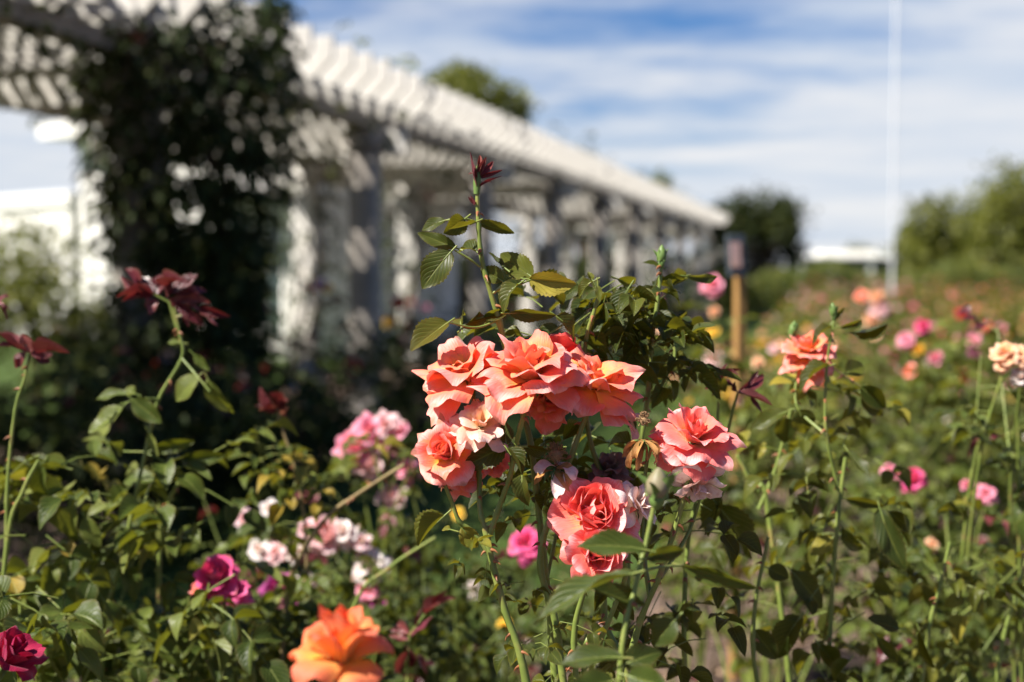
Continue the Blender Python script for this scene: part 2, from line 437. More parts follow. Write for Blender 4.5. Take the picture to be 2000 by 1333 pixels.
# leaflet templates: x lateral (half width .5), y along 0..1, z bend, in three levels of detail
def leaf_template(nv, nu, serr, fold, curl, twist, wave, seed):
    rg = np.random.default_rng(seed)
    v = np.linspace(0, 1, nv + 1)
    u = np.linspace(-1, 1, nu + 1)
    w = np.sin(np.pi * np.clip(v, 0, 1) ** .82) ** .72 * .5
    w *= (1 - .16 * v)
    w[0] = .015; w[-1] = .004
    Vv, Uu = np.meshgrid(v, u, indexing='ij')
    ww = w[:, None] * np.ones_like(Uu)
    if serr:
        z = 1 + serr * (np.arange(nv + 1) % 2 * 2 - 1)
        edge = np.abs(Uu) > .99
        ww = np.where(edge, ww * z[:, None], ww)
    X = Uu * ww
    Y = Vv + (serr * .25 * (np.abs(Uu) > .99) if serr else 0)
    Z = fold * np.abs(X) - curl * (Vv ** 2) + twist * X * Vv
    Z = Z + wave * np.sin(Vv * rg.uniform(9, 13) + rg.uniform(0, 6)) * (np.abs(Uu) ** 2) * .5 * np.sign(Uu + .2)
    # arc-length keep for strong curl
    Y = Y * (1 - .25 * abs(curl) * Vv)
    V = np.stack([X, Y, Z], -1).reshape(-1, 3)
    i = np.arange(nv)[:, None] * (nu + 1); j = np.arange(nu)[None, :]
    F = np.stack([i + j, i + j + 1, i + nu + 2 + j, i + nu + 1 + j], -1).reshape(-1, 4)
    uv = np.stack([Vv, Uu * .5 + .5], -1).reshape(-1, 2)
    return V, F, uv
TPL = {}
TPL['hi'] = [leaf_template(22, 8, .055, f, c, t, w, s) for s, (f, c, t, w) in enumerate([(.35, .10, .1, .03), (.55, .30, -.3, .05), (.15, .22, .3, .06), (.9, .15, .2, .04), (.25, -.12, -.2, .05), (.45, .50, .4, .07)])]
TPL['mid'] = [leaf_template(8, 4, .0, f, c, t, w, s + 20) for s, (f, c, t, w) in enumerate([(.35, .12, .1, .04), (.6, .35, -.3, .06), (.2, .25, .4, .06), (.9, .2, .3, .05), (.4, .55, .5, .08)])]
TPL['lo'] = [leaf_template(3, 2, 0, f, c, t, 0, s + 40) for s, (f, c, t) in enumerate([(.4, .15, .1), (.6, .35, -.3), (.2, .25, .3)])]
TPL['tiny'] = [leaf_template(2, 2, 0, f, c, t, 0, s + 60) for s, (f, c, t) in enumerate([(.5, .2, .1), (.2, .4, -.3)])]

class Leaves:
    def __init__(s): s.rows = []
    def add(s, p, d, n, L, W, rnd): s.rows.append((*p, *d, *n, L, W, rnd))
    def emit(s, mb, lod, seed=0, mat=0):
        if not s.rows: return
        a = np.array(s.rows)
        rg = np.random.default_rng(seed)
        T = TPL[lod]
        pick = rg.integers(0, len(T), len(a))
        for k, (tv, tf, tuv) in enumerate(T):
            q = a[pick == k]
            if not len(q): continue
            p, d, n = q[:, 0:3], q[:, 3:6], q[:, 6:9]
            d = d / (np.linalg.norm(d, axis=1)[:, None] + 1e-12)
            sx = np.cross(d, n); sx /= np.linalg.norm(sx, axis=1)[:, None] + 1e-12
            nn = np.cross(sx, d)
            L, W = q[:, 9], q[:, 10]
            V = (p[:, None, :] + tv[None, :, 0:1] * (W[:, None] * sx.T.T)[:, None, :] .reshape(len(q), 1, 3)
                 + tv[None, :, 1:2] * (L[:, None] * d)[:, None, :] + tv[None, :, 2:3] * (L[:, None] * nn)[:, None, :])
            nvv = len(tv)
            F = (tf[None] + (np.arange(len(q)) * nvv)[:, None, None]).reshape(-1, 4)
            A = np.empty((len(q), nvv, 3))
            A[:, :, 0] = q[:, 11][:, None]
            A[:, :, 1] = tuv[None, :, 0]
            A[:, :, 2] = tuv[None, :, 1]
            mb.add(V.reshape(-1, 3), F, A.reshape(-1, 3), mat)

def rot_about(v, axis, ang):
    axis = nrm(axis); v = np.asarray(v, float)
    c, s = math.cos(ang), math.sin(ang)
    return v * c + np.cross(axis, v) * s + axis * (axis @ v) * (1 - c)
def spray(lv, stems, p, d, up, size, rng, mb=None, pairs=2, smat=1, rndbias=0.0, droop=.25):
    """A compound rose leaf: stalk, two pairs of leaflets and one at the end."""
    d = nrm(d); n = nrm(up - d * (up @ d)); side = np.cross(d, n)
    L = size * rng.uniform(.85, 1.15)
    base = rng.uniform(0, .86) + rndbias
    pts = [p + d * L * t - np.array((0, 0, 1)) * droop * L * t * t for t in (0, .35, .7, 1.0)]
    if mb is not None: tube(mb, pts, size * .013, size * .007, 4, smat, cap=False)
    ll = L * .52
    def put(q, dd, s):
        nn = nrm(n + side * rng.uniform(-.35, .35) + d * rng.uniform(-.2, .3))
        lv.add(q, dd, nn, ll * s * rng.uniform(.85, 1.12), ll * s * rng.uniform(.56, .70), float(np.clip(base + rng.uniform(-.09, .09), 0, 1)))
    put(pts[3], nrm(pts[3] - pts[2]), 1.08)
    for k in range(pairs):
        q = pts[2 - k] * .8 + pts[3 - k] * .2
        for sg in (-1, 1):
            a = R(rng.uniform(48, 72))
            dd = nrm(d * math.cos(a) + side * sg * math.sin(a) + np.array((0, 0, rng.uniform(-.35, .05))))
            put(q, dd, .9 - .13 * k)

# ------------------------------------------------------------------ objects and their properties
def tag(o, label=None, cat=None, group=None, kind=None):
    if label: o['label'] = label
    if cat: o['category'] = cat
    if group: o['group'] = group
    if kind: o['kind'] = kind
    return o
def empty(name, loc, label=None, cat=None, group=None, rz=0):
    o = bpy.data.objects.new(name, None)
    o.empty_display_size = .1
    o.location = loc; o.rotation_euler = (0, 0, rz)
    COL.objects.link(o)
    return tag(o, label, cat, group)
def dup_tree(o, parent=None):
    c = o.copy(); COL.objects.link(c)
    if parent is not None: c.parent = parent
    for ch in list(o.children): dup_tree(ch, c)
    return c

# ------------------------------------------------------------------ roses
def petal(mb, rng, az, r0, z0, L, W, th0, th1, curl, cup0, cup1, roll, ruf, nu, nv, point, tiltx=0.0, notch=0.0, vs=1.0):
    vp = np.linspace(0, 1, nv + 1); u = np.linspace(-1, 1, nu + 1)
    fine = np.linspace(0, 1.25, 60)
    sm = np.clip((fine - .6) / .4, 0, 1.3); sm = sm * sm * (3 - 2 * np.clip(sm, 0, 1))
    th = th0 + (th1 - th0) * np.clip(fine, 0, 1.3) ** 1.15 + curl * sm
    ds = L * (fine[1] - fine[0])
    rr = r0 + np.concatenate([[0], np.cumsum(np.sin(th[:-1]) * ds)])
    zz_ = z0 + np.concatenate([[0], np.cumsum(np.cos(th[:-1]) * ds)])
    Vp, U = np.meshgrid(vp, u, indexing='ij')
    jag = rng.uniform(-1, 1, 4)
    vmax = 1 - .30 * np.abs(U) ** 2.4 + point * np.exp(-(U / .20) ** 2) - notch * np.exp(-((U - jag[3] * .3) / .16) ** 2)
    vmax = vmax + .035 * np.sin(U * 5 + jag[0] * 4) + .02 * np.sin(U * 11 + jag[1] * 4)
    v = Vp * vmax
    r = np.interp(v, fine, rr); z = np.interp(v, fine, zz_); t = np.interp(v, fine, th)
    w = W * (.26 + .74 * np.sin(np.pi / 2 * np.clip(v / .66, 0, 1)))
    s = U * w / 2
    kap = (cup0 * (1 - v) + cup1 * v) / W
    kap = np.where(np.abs(kap) < 1e-3, 1e-3, kap)
    a = np.sin(kap * s) / kap
    b = (1 - np.cos(kap * s)) / kap
    e = np.clip(np.abs(U) - .5, 0, 1)
    side_roll = np.where(U > 0, 1 + .5 * jag[0], 1 + .5 * jag[1])
    b = b - roll * W * side_roll * e ** 1.6 * np.clip(v * 1.3 - .35, 0, 1)
    a = a * (1 - .35 * roll * e * v)
    ph = rng.uniform(0, 6.28, 3)
    b = b + ruf * W * (np.sin(U * 3.2 + ph[0]) * v ** 2 + .55 * np.sin(U * 6.5 + ph[1]) * v ** 4 + .4 * np.sin(v * 7 + ph[2]) * np.abs(U))
    nr, nz = -np.cos(t), np.sin(t)
    X = r + b * nr; Y = a + tiltx * v * L; Z = z + b * nz
    ca, sa = math.cos(az), math.sin(az)
    V = np.stack([X * ca - Y * sa, X * sa + Y * ca, Z], -1).reshape(-1, 3)
    i = np.arange(nv)[:, None] * (nu + 1); j = np.arange(nu)[None, :]
    F = np.stack([i + j, i + j + 1, i + nu + 2 + j, i + nu + 1 + j], -1).reshape(-1, 4)
    A = np.stack([v * vs, np.full_like(v, rng.uniform(0, 1)), (U * .5 + .5)], -1).reshape(-1, 3)
    mb.add(V, F[:, ::-1], A)

def bloom(style, seed, res=1.0, nudge=1.0):
    """Petals of one bloom, base at the origin, opening up +z; about .09 m across. Each layer: count, r0, z0, L, W, th0, th1, curl, cup0, cup1, roll, ruffle, point."""
    rng = np.random.default_rng(seed)
    mb = MB()
    lay = {
        # wide open, ragged centre
        'open': [(4, .0025, .004, .025, .022, 0, 10, -6, 3.4, 2.4, .1, .06, .06), (5, .0035, .003, .031, .030, 10, 26, 16, 2.0, 1.2, .45, .10, .10),
                 (5, .0045, .002, .037, .038, 28, 50, 30, 1.2, .5, .6, .12, .12), (6, .005, .001, .042, .043, 50, 72, 36, .9, .1, .62, .11, .11), (6, .005, 0, .046, .046, 74, 98, 38, .7, -.1, .62, .11, .12), (4, .005, -.001, .047, .044, 100, 128, 26, .6, .1, .5, .11, .12)],
        'blown': [(3, .003, .003, .027, .026, 10, 40, 30, 2.4, 1.4, .3, .12, .05), (4, .004, .003, .036, .040, 16, 40, 30, 1.5, .7, .6, .11, .12),
                  (5, .005, .002, .044, .050, 44, 70, 40, 1.0, .2, .7, .11, .14), (5, .005, .001, .050, .054, 76, 102, 30, .7, -.1, .6, .11, .16), (3, .005, 0, .048, .048, 104, 136, 24, .5, .1, .5, .10, .16)],
        # tight cup with the outer petals laid back
        'cup': [(4, .002, .004, .028, .022, -2, 2, -4, 4.2, 3.8, 0, .02, .02), (5, .004, .003, .032, .030, 4, 4, 0, 2.7, 2.4, .05, .03, .03),
                (5, .0055, .002, .036, .038, 14, 16, 12, 1.9, 1.5, .35, .04, .08), (4, .0055, .001, .041, .048, 34, 46, 44, 1.2, .5, .8, .06, .18), (5, .005, 0, .046, .050, 66, 92, 44, .8, -.2, .85, .07, .20)],
        # many layers, outer petals turned down
        'reflexed': [(4, .0025, .006, .026, .020, 0, 4, -4, 3.6, 3.0, .1, .04, .04), (5, .0035, .005, .031, .028, 10, 26, 10, 2.2, 1.4, .3, .06, .06),
                     (7, .0045, .004, .037, .034, 30, 52, 24, 1.2, .6, .45, .07, .10), (8, .005, .002, .043, .038, 58, 84, 30, .9, .1, .5, .07, .13), (7, .005, .001, .046, .042, 90, 122, 26, .6, 0, .45, .06, .16), (6, .005, -.001, .047, .042, 122, 156, 14, .5, .2, .4, .06, .18)],
        # big rounded petals, cupped
        'round': [(3, .005, .004, .035, .050, 4, -12, -30, 2.5, 2.6, .0, .06, .01), (4, .006, .003, .039, .050, 18, 14, -26, 1.8, 1.7, .0, .08, .01),
                  (5, .006, .002, .042, .050, 30, 36, -30, 1.5, 1.4, .05, .08, .0), (5, .006, .001, .045, .052, 54, 70, -6, 1.1, .8, .25, .08, .02), (5, .005, 0, .048, .050, 84, 108, 20, .8, .2, .45, .08, .08)],
        'small': [(3, .003, .003, .026, .026, 0, 8, 0, 3.2, 2.6, .1, .03, .02), (5, .004, .002, .033, .036, 26, 44, 10, 1.6, 1.0, .3, .05, .05), (6, .005, .001, .040, .044, 58, 84, 24, .9, .2, .4, .06, .07)],
        # shrivelled: narrow petals hanging
        'dried': [(6, .003, .002, .036, .016, 100, 165, 20, 2.0, 2.6, -.3, .16, .05), (7, .004, 0, .046, .016, 120, 172, 10, 2.4, 3.0, -.3, .18, .05)],
        # going over: floppy, crumpled petals
        'faded': [(4, .003, .004, .030, .028, 10, 30, 20, 2.4, 1.4, .2, .12, .0), (5, .004, .002, .038, .040, 40, 80, 40, 1.2, .6, .3, .13, .03), (5, .005, 0, .044, .044, 80, 135, 20, .8, .4, .3, .12, .05)],
        'ragged': [(3, .004, .002, .036, .026, 70, 150, 30, 1.0, .6, .3, .12, .1), (2, .004, 0, .046, .022, 110, 168, 10, 1.8, 1.6, -.1, .12, .1)],
    }[style]
    g = 2.39996
    az = rng.uniform(0, 6.28)
    for li, (cnt, r0, z0, L, W, t0, t1, cu, c0, c1, ro, ru, po) in enumerate(lay):
        for i in range(cnt):
            az_ = az + i * 2 * math.pi / cnt + rng.uniform(-.22, .22) * nudge
            j = rng.uniform(-1, 1, 6) * nudge
            fr = li / max(1, len(lay) - 1)
            nu = max(3, int(round((10 if li else 8) * res))); nv = max(3, int(round(13 * res)))
            petal(mb, rng, az_, r0, z0, L * (1 + .15 * j[0]), W * (1 + .18 * j[1]), R(t0 + (5 + 13 * fr) * j[2]), R(t1 + (7 + 20 * fr) * j[3]),
                  R(cu * (1 + .6 * j[4])), c0, c1, ro * (1 + .7 * j[5]), ru * rng.uniform(.5, 1.5), nu, nv, po * rng.uniform(.3, 1.3), tiltx=rng.uniform(-.12, .12) * nudge, notch=.10 if rng.random() < .18 else 0, vs=.62 + .38 * min(1, fr * 1.6))
        az += g
    return mb
def add_calyx(mb, rng, hip=True, sep_th=120, s=1.0, mat=0):
    """Hip and five pointed sepals, at a bloom's base."""
    if hip:
        zs = np.array([-.016, -.013, -.009, -.004, 0, .002]) * s
        rs = np.array([.0022, .0036, .0050, .0055, .0044, .002]) * s
        tube(mb, np.c_[np.zeros(6), np.zeros(6), zs], rs, None, 8, mat)
    lv = Leaves()
    for i in range(5):
        a = i * 1.2566 + rng.uniform(-.2, .2); th = R(sep_th + rng.uniform(-25, 25))
        d = np.array((math.cos(a) * math.sin(th), math.sin(a) * math.sin(th), math.cos(th)))
        n = np.array((-math.cos(a) * math.cos(th), -math.sin(a) * math.cos(th), math.sin(th)))
        lv.add(np.array((math.cos(a), math.sin(a), 0)) * .003 * s, d, n, .026 * s * rng.uniform(.8, 1.2), .008 * s, rng.uniform(0, .5))
    lv.emit(mb, 'mid', int(rng.integers(1e6)), mat)
def axis_quat(ax, spin=0.0):
    q = Vector(ax).to_track_quat('Z', 'Y')
    return q @ Quaternion((0, 0, 1), spin)
def place_bloom(root, mesh, name, base, ax, s, spin=0.0, label=None, calyx=None):
    o = bpy.data.objects.new(name, mesh)
    COL.objects.link(o)
    o.parent = root
    o.location = Vector(base) - root.location
    o.rotation_mode = 'QUATERNION'
    o.rotation_quaternion = axis_quat(ax, spin)
    o.scale = (s, s, s)
    if label: o['label'] = label
    if calyx is not None:
        c = bpy.data.objects.new('calyx', calyx)
        COL.objects.link(c); c.parent = o
    return o

cal_rng = np.random.default_rng(5)
def calyx_mesh(th, seed):
    mb = MB(); add_calyx(mb, np.random.default_rng(seed), True, th)
    return mb.mesh('calyx', ['calyx_green'])
CALYX = [calyx_mesh(110, 1), calyx_mesh(135, 2), calyx_mesh(95, 3)]
LOWROSE = {}
def low_rose(colour, var):
    key = (colour, var)
    if key not in LOWROSE:
        LOWROSE[key] = bloom(['small', 'open', 'round'][var % 3], 300 + var, .45).mesh('rose_bloom', ['petal_' + colour])
    return LOWROSE[key]
def bud_mesh(seed, petals='petal_coral', closed=True):
    mb = MB(); rng = np.random.default_rng(seed)
    zs = np.array([0, .004, .010, .016, .022, .027, .030]); rs = np.array([.0050, .0080, .0090, .0082, .0060, .0034, .0010])
    tube(mb, np.c_[np.zeros(7), np.zeros(7), zs], rs, None, 10, 1)
    lv = Leaves()
    for i in range(5):
        a = i * 1.2566; th = R(-5 + rng.uniform(-5, 6))
        d = np.array((math.cos(a) * math.sin(th), math.sin(a) * math.sin(th), math.cos(th)))
        n = -np.array((math.cos(a), math.sin(a), -.1))
        lv.add(np.array((math.cos(a), math.sin(a), 0)) * .0088, d, n, .027 * rng.uniform(.85, 1.15), .0095, rng.uniform(.1, .5))
    lv.emit(mb, 'mid', seed, 0)
    tube(mb, np.c_[np.zeros(5), np.zeros(5), np.array([-.012, -.009, -.005, -.001, .002])], np.array([.0024, .0042, .0056, .0060, .005]), None, 9, 0)
    return mb.mesh('rose_bud', ['calyx_green', petals])
BUD = bud_mesh(3, 'calyx_green')
BUD_PINK = bud_mesh(4, 'bud_skin')

# ------------------------------------------------------------------ a generic rose bush: canes from a crown, leaf sprays along them, blooms at the tips
def bush_parts(rng, h, rad, ncane, nleaf, lod, leaf_size, targets=(), red_tips=.25, petioles=True, bare=.15, leaf_rnd=0.0, thick=.0042, split=False):
    """All in local coordinates, base at the origin. targets: local points that canes must reach. Returns canes mb, foliage mb, tips."""
    cms = []; cm = MB(); lv = Leaves(); red = Leaves(); fm = MB()
    tips = []
    paths = []
    for i in range(ncane):
        a = i * 2.39996 + rng.uniform(-.4, .4)
        rr = rad * math.sqrt(rng.uniform(.12, 1.0)); hh = h * rng.uniform(.68, 1.0) * (1 - .22 * (rr / rad) ** 2)
        tip = np.array((math.cos(a) * rr, math.sin(a) * rr, hh))
        paths.append((tip, False))
    for t in targets: paths.append((np.asarray(t, float), True))
    for tip, is_t in paths:
        if split or not cms:
            cm = MB(); cms.append(cm)
        b = np.array((rng.uniform(-.05, .05), rng.uniform(-.05, .05), 0.0))
        mid = b * .5 + tip * .5
        mid[:2] = b[:2] + (tip[:2] - b[:2]) * rng.uniform(.25, .6)
        mid += np.array((rng.uniform(-.05, .05), rng.uniform(-.05, .05), rng.uniform(-.02, .06)))
        q3 = mid * .35 + tip * .65 + rng.uniform(-.025, .025, 3)
        c = catmull([b, mid * .5 + b * .5 + rng.uniform(-.02, .02, 3), mid, q3, tip], 5)
        tube(cm, c, thick * rng.uniform(.8, 1.2), thick * .38, 6, 0, .08, rng)
        T = nrm(c[-1] - c[-4])
        tips.append((tip, T, is_t))
        n = max(3, int(nleaf / len(paths)))
        # side shoots
        subs = [(c, bare, 1.0, n)]
        for _ in range(2):
            k = rng.integers(int(len(c) * .4), int(len(c) * .85))
            dirv = nrm(np.array((rng.uniform(-1, 1), rng.uniform(-1, 1), rng.uniform(.2, 1.0))))
            ln = rng.uniform(.10, .26) * (h / 1.0)
            sc = catmull([c[k], c[k] + dirv * ln * .5 + np.array((0, 0, .01)), c[k] + dirv * ln + np.array((0, 0, .05 * ln / .2))], 4)
            tube(cm, sc, thick * .5, thick * .25, 5, 0)
            subs.append((sc, .1, 1.0, max(2, n // 3)))
            if rng.random() < .5: tips.append((sc[-1], nrm(sc[-1] - sc[-2]), False))
        for path, lo, hi, cnt in subs:
            for j in range(cnt):
                t = lo + (hi - lo) * (j + rng.uniform(0, 1)) / cnt
                f = t * (len(path) - 1); k = min(int(f), len(path) - 2)
                p = path[k] * (1 - (f - k)) + path[k + 1] * (f - k)
                aa = rng.uniform(0, 6.28)
                d = np.array((math.cos(aa), math.sin(aa), rng.uniform(-.25, .65)))
                young = t > .86 and rng.random() < red_tips
                spray(red if young else lv, None, p, d, np.array((rng.uniform(-.4, .4), rng.uniform(-.4, .4), 1.0)), leaf_size * (1 - .35 * max(0, t - .6) / .4), rng,
                      cm if petioles else None, 2 if rng.random() < .7 else 1, 0, leaf_rnd, droop=rng.uniform(.0, .5))
    lv.emit(fm, lod, int(rng.integers(1e6)), 0)
    red.emit(fm, lod, int(rng.integers(1e6)), 1)
    return cms, fm, tips

def rose_bush(label, loc, h, rad, ncane, nleaf, lod, leaf_size, flowers=(), nrand=0, colours=(), seed=0, group=None, leafmat='leaf_green', red_tips=.2, cat='rose bush', petioles=True, bloom_size=(.65, .95), leaf_rnd=0.0, canemat='cane_green', bare=.15, split=False):
    """flowers: (world point, colour, diameter m) blooms that grow where the photograph shows them."""
    rng = np.random.default_rng(seed + 1000)
    loc = np.array((loc[0], loc[1], 0.0))
    root = empty('rose_bush', loc, label, cat, group)
    tg = [np.asarray(f[0]) - loc - np.array((0, 0, .02)) for f in flowers]
    cms, fm, tips = bush_parts(rng, h, rad, ncane, nleaf, lod, leaf_size, tg, red_tips, petioles, bare, leaf_rnd, split=split)
    for c_ in cms: c_.build('cane' if split else 'stems', canemat, root)
    fm.build('foliage', [leafmat, 'leaf_red'], root)
    for (p, colour, dia), t in zip(flowers, tg):
        ax = nrm(np.array((rng.uniform(-.5, .2), -.75, rng.uniform(.4, 1.0))))
        place_bloom(root, low_rose(colour, int(rng.integers(0, 6))), 'rose_bloom', np.asarray(p) - ax * dia * .22, ax, dia / .088, rng.uniform(0, 6))
    free = [t for t in tips if not t[2]]
    rng.shuffle(free)
    for (p, T, _) in free[:nrand]:
        ax = nrm(T + np.array((rng.uniform(-.4, .4), rng.uniform(-.7, .2), .3)))
        place_bloom(root, low_rose(colours[int(rng.integers(0, len(colours)))], int(rng.integers(0, 6))), 'rose_bloom', p + loc, ax, rng.uniform(*bloom_size), rng.uniform(0, 6))
    return root

# ================================================================== THE SETTING
# ground: one sheet to the horizon; a mown lawn strip lies on it along the pergola
VPX = 0.234                          # the pergola and the lawn run toward this direction (x per metre ahead)
def grid_sheet(name, x0, x1, y0, y1, nx, ny, zf, mat, kind='structure', skew=0.0):
    xs = np.linspace(x0, x1, nx); ys = np.linspace(y0, y1, ny)
    Y, X = np.meshgrid(ys, xs, indexing='ij')
    X = X + skew * Y
    V = np.stack([X, Y, zf(X, Y)], -1).reshape(-1, 3)
    i = np.arange(ny - 1)[:, None] * nx; j = np.arange(nx - 1)[None, :]
    F = np.stack([i + j, i + j + 1, i + nx + 1 + j, i + nx + j], -1).reshape(-1, 4)
    mb = MB(); mb.add(V, F)
    o = mb.build(name, mat)
    return tag(o, kind=kind)
gs = MB()
rings = [0, 1, 2, 3, 4, 5, 6, 8, 10, 13, 17, 22, 30, 45, 80, 200, 600, 2000]
na = 48
gv = [(0, 3, 0)]
rg = np.random.default_rng(2)
for r_ in rings[1:]:
    for k_ in range(na):
        a_ = k_ * 2 * math.pi / na
        gv.append((math.cos(a_) * r_, 3 + math.sin(a_) * r_, rg.uniform(-.02, .0) if r_ < 14 else -.01))
gs.add(gv, [(0, 1 + k_, 1 + (k_ + 1) % na) for k_ in range(na)])
gs2 = []
for i_ in range(len(rings) - 2):
    b0 = 1 + i_ * na
    gs2 += [(b0 + k_, b0 + na + k_, b0 + na + (k_ + 1) % na, b0 + (k_ + 1) % na) for k_ in range(na)]
gs.F.append(np.array(gs2)); gs.M.append(np.zeros(len(gs2)))
tag(gs.build('ground', 'soil'), kind='structure')
grid_sheet('lawn', -3.3, -0.75, 4.4, 60, 8, 60, lambda X, Y: 0 * X + .014, 'lawn', skew=VPX)
grid_sheet('side_lawn', -60, -5.9, -10, 41.5, 16, 30, lambda X, Y: 0 * X + .011, 'lawn', skew=VPX)
grid_sheet('far_lawn', -60, 90, 42, 300, 20, 20, lambda X, Y: 0 * X + .008, 'lawn')

# grass blades on the lawn, and bark chips and fallen leaves on the soil: nobody could count them
def grass():
    mb = MB(); rg = np.random.default_rng(4)
    n = 26000
    y = 4.5 + 17 * rg.uniform(0, 1, n) ** 1.3
    x = VPX * y + rg.uniform(-3.28, -.77, n)
    a = rg.uniform(0, 6.28, n); h = rg.uniform(.03, .07, n); w = .004
    dx, dy = np.cos(a), np.sin(a)
    lx, ly = rg.normal(0, .02, n), rg.normal(0, .02, n)
    z = np.full(n, .012)
    V = np.stack([np.c_[x - dx * w, y - dy * w, z], np.c_[x + dx * w, y + dy * w, z], np.c_[x + lx, y + ly, z + h]], 1).reshape(-1, 3)
    F = np.arange(3 * n).reshape(-1, 3)
    mb.add(V, F)
    tag(mb.build('grass', 'grass_blade', smooth=False), 'short green grass of the shaded lawn strip beside the pergola', 'grass', kind='stuff')
grass()
def litter():
    mb = MB(); rg = np.random.default_rng(6); lv = Leaves()
    for _ in range(5200):
        y = rg.uniform(1.6, 8); x = rg.uniform(-.25, .45) * y + rg.uniform(-.4, .4)
        s = rg.uniform(.008, .028)
        if rg.random() < .55:
            a = rg.uniform(0, 6.28)
            c, d = math.cos(a), math.sin(a)
            L, W, H = s, s * rg.uniform(.25, .6), s * rg.uniform(.12, .3)
            t = rg.uniform(-.3, .3)
            v = [(sx * L, sy * W * (1 + .3 * sx), sz * H + t * sx * L + H) for sz in (-1, 1) for sy in (-1, 1) for sx in (-1, 1)]
            v = [(x + p * c - q * d, y + p * d + q * c, z) for p, q, z in v]
            mb.add(v, [(0, 2, 3, 1), (4, 5, 7, 6), (0, 1, 5, 4), (2, 6, 7, 3), (0, 4, 6, 2), (1, 3, 7, 5)], None, 0)
        else:
            a = rg.uniform(0, 6.28)
            lv.add((x, y, .012 + rg.uniform(0, .01)), (math.cos(a), math.sin(a), rg.uniform(-.1, .2)), (rg.uniform(-.4, .4), rg.uniform(-.4, .4), 1), s * 1.7, s, rg.uniform(0, 1))
    lv.emit(mb, 'lo', 1, 1)
    tag(mb.build('leaf_litter', ['bark_chip', 'leaf_dry'], smooth=False), 'bark chips and dry fallen leaves scattered on the bare soil', 'leaf litter', kind='stuff')
litter()

# ------------------------------------------------------------------ the pergola
PANG = -math.atan(VPX)
PK = math.sqrt(1 + VPX * VPX)
FL, RL = 0.0, -2.0 / PK * 1.0        # front and rear rows, across
perg = empty('pergola', (-3.81, 0, 0), 'long white timber pergola with close rafters running away on the left', 'pergola', rz=PANG)
POSTS = [11.3 + 3.6 * i for i in range(-3, 10)]
Y0, Y1 = (POSTS[0] - 1.2) * PK, (POSTS[-1] + .5) * PK
def child_mesh(name, me, loc=(0, 0, 0), rot=(0, 0, 0)):
    o = bpy.data.objects.new(name, me); COL.objects.link(o); o.parent = perg; o.location = loc; o.rotation_euler = rot
    return o
mb = MB()
bevel_box(mb, -.105, .105, -.105, .105, 0, 2.36, .012)
bevel_box(mb, -.145, .145, -.145, .145, 0, .22, .02)
bevel_box(mb, -.14, .14, -.14, .14, 2.20, 2.26, .012)
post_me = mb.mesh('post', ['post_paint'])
mb = MB()
bevel_box(mb, -.13, .13, -.09, .09, 0, 2.36, .012)
bevel_box(mb, -.17, .17, -.12, .12, 0, .22, .02)
bevel_box(mb, -.16, .16, -.11, .11, 2.20, 2.26, .012)
rear_me = mb.mesh('post', ['white_timber'])
for d_ in POSTS:
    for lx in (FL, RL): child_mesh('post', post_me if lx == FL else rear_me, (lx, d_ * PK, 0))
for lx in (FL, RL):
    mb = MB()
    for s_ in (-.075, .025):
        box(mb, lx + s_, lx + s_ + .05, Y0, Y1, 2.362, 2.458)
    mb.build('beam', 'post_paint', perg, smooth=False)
mb = MB()                            # a cross beam over each pair of posts
box(mb, RL - .5, FL + .30, -.03, .03, -.20, 0)
cross_me = mb.mesh('cross_beam', ['white_timber'], smooth=False)
for d_ in POSTS: child_mesh('cross_beam', cross_me, (0, d_ * PK + .14, 2.355))
mb = MB()                            # rafter with an angled tail
x0, x1 = RL - .55, FL + .54
sec = [(x0, .20), (x0 + .16, 0), (x1 - .12, 0), (x1, .12), (x1, .26), (x0, .26)]
v_ = [(x, -.022, z) for x, z in sec] + [(x, .022, z) for x, z in sec]
mb.add(v_, [(i, (i + 1) % 6, 6 + (i + 1) % 6, 6 + i) for i in range(6)])
mb.add(v_, [(0, 1, 2, 5), (2, 3, 4, 5), (6, 11, 8, 7), (8, 11, 10, 9)])
raf_me = mb.mesh('rafter', ['white_timber'], smooth=False)
nr = 100                             # the nearest hundred one by one, the far rest as one part
for i_ in range(nr):
    child_mesh('rafter', raf_me, (0, Y0 + .3 + .38 * i_, 2.460 + random.uniform(0, .004)), (0, random.uniform(-.006, .006), random.uniform(-.008, .008)))
mb = MB()
y_ = Y0 + .3 + .38 * nr
while y_ < Y1 - .2:
    mb.add([(x, y + y_, z + 2.461) for x, y, z in v_], [(i, (i + 1) % 6, 6 + (i + 1) % 6, 6 + i) for i in range(6)])
    mb.add([(x, y + y_, z + 2.461) for x, y, z in v_], [(0, 1, 2, 5), (2, 3, 4, 5), (6, 11, 8, 7), (8, 11, 10, 9)])
    y_ += .38
tag(mb.build('far_rafters', 'white_timber', perg, smooth=False), kind='stuff')
mb = MB()                            # battens along the top
nb = 19
for i_ in range(nb):
    lx = RL - .15 + (FL + .12 - RL + .15) * i_ / (nb - 1)
    box(mb, lx - .027, lx + .027, Y0, Y1, 2.726, 2.76)
mb.build('top_battens', 'white_timber', perg, smooth=False)
mb = MB()                            # trellis screen between the rear posts
for i_ in range(3, len(POSTS) - 1):
    ya, yb = POSTS[i_] * PK + .12, POSTS[i_ + 1] * PK - .12
    for z_ in (1.98, 2.18): box(mb, RL - .02, RL + .02, ya, yb, z_, z_ + .04)
    for k_ in range(9):
        y_ = ya + (yb - ya) * (k_ + .5) / 9
        box(mb, RL - .034, RL - .022, y_ - .018, y_ + .018, 1.98, 2.355)
mb.build('trellis', 'white_timber', perg, smooth=False)
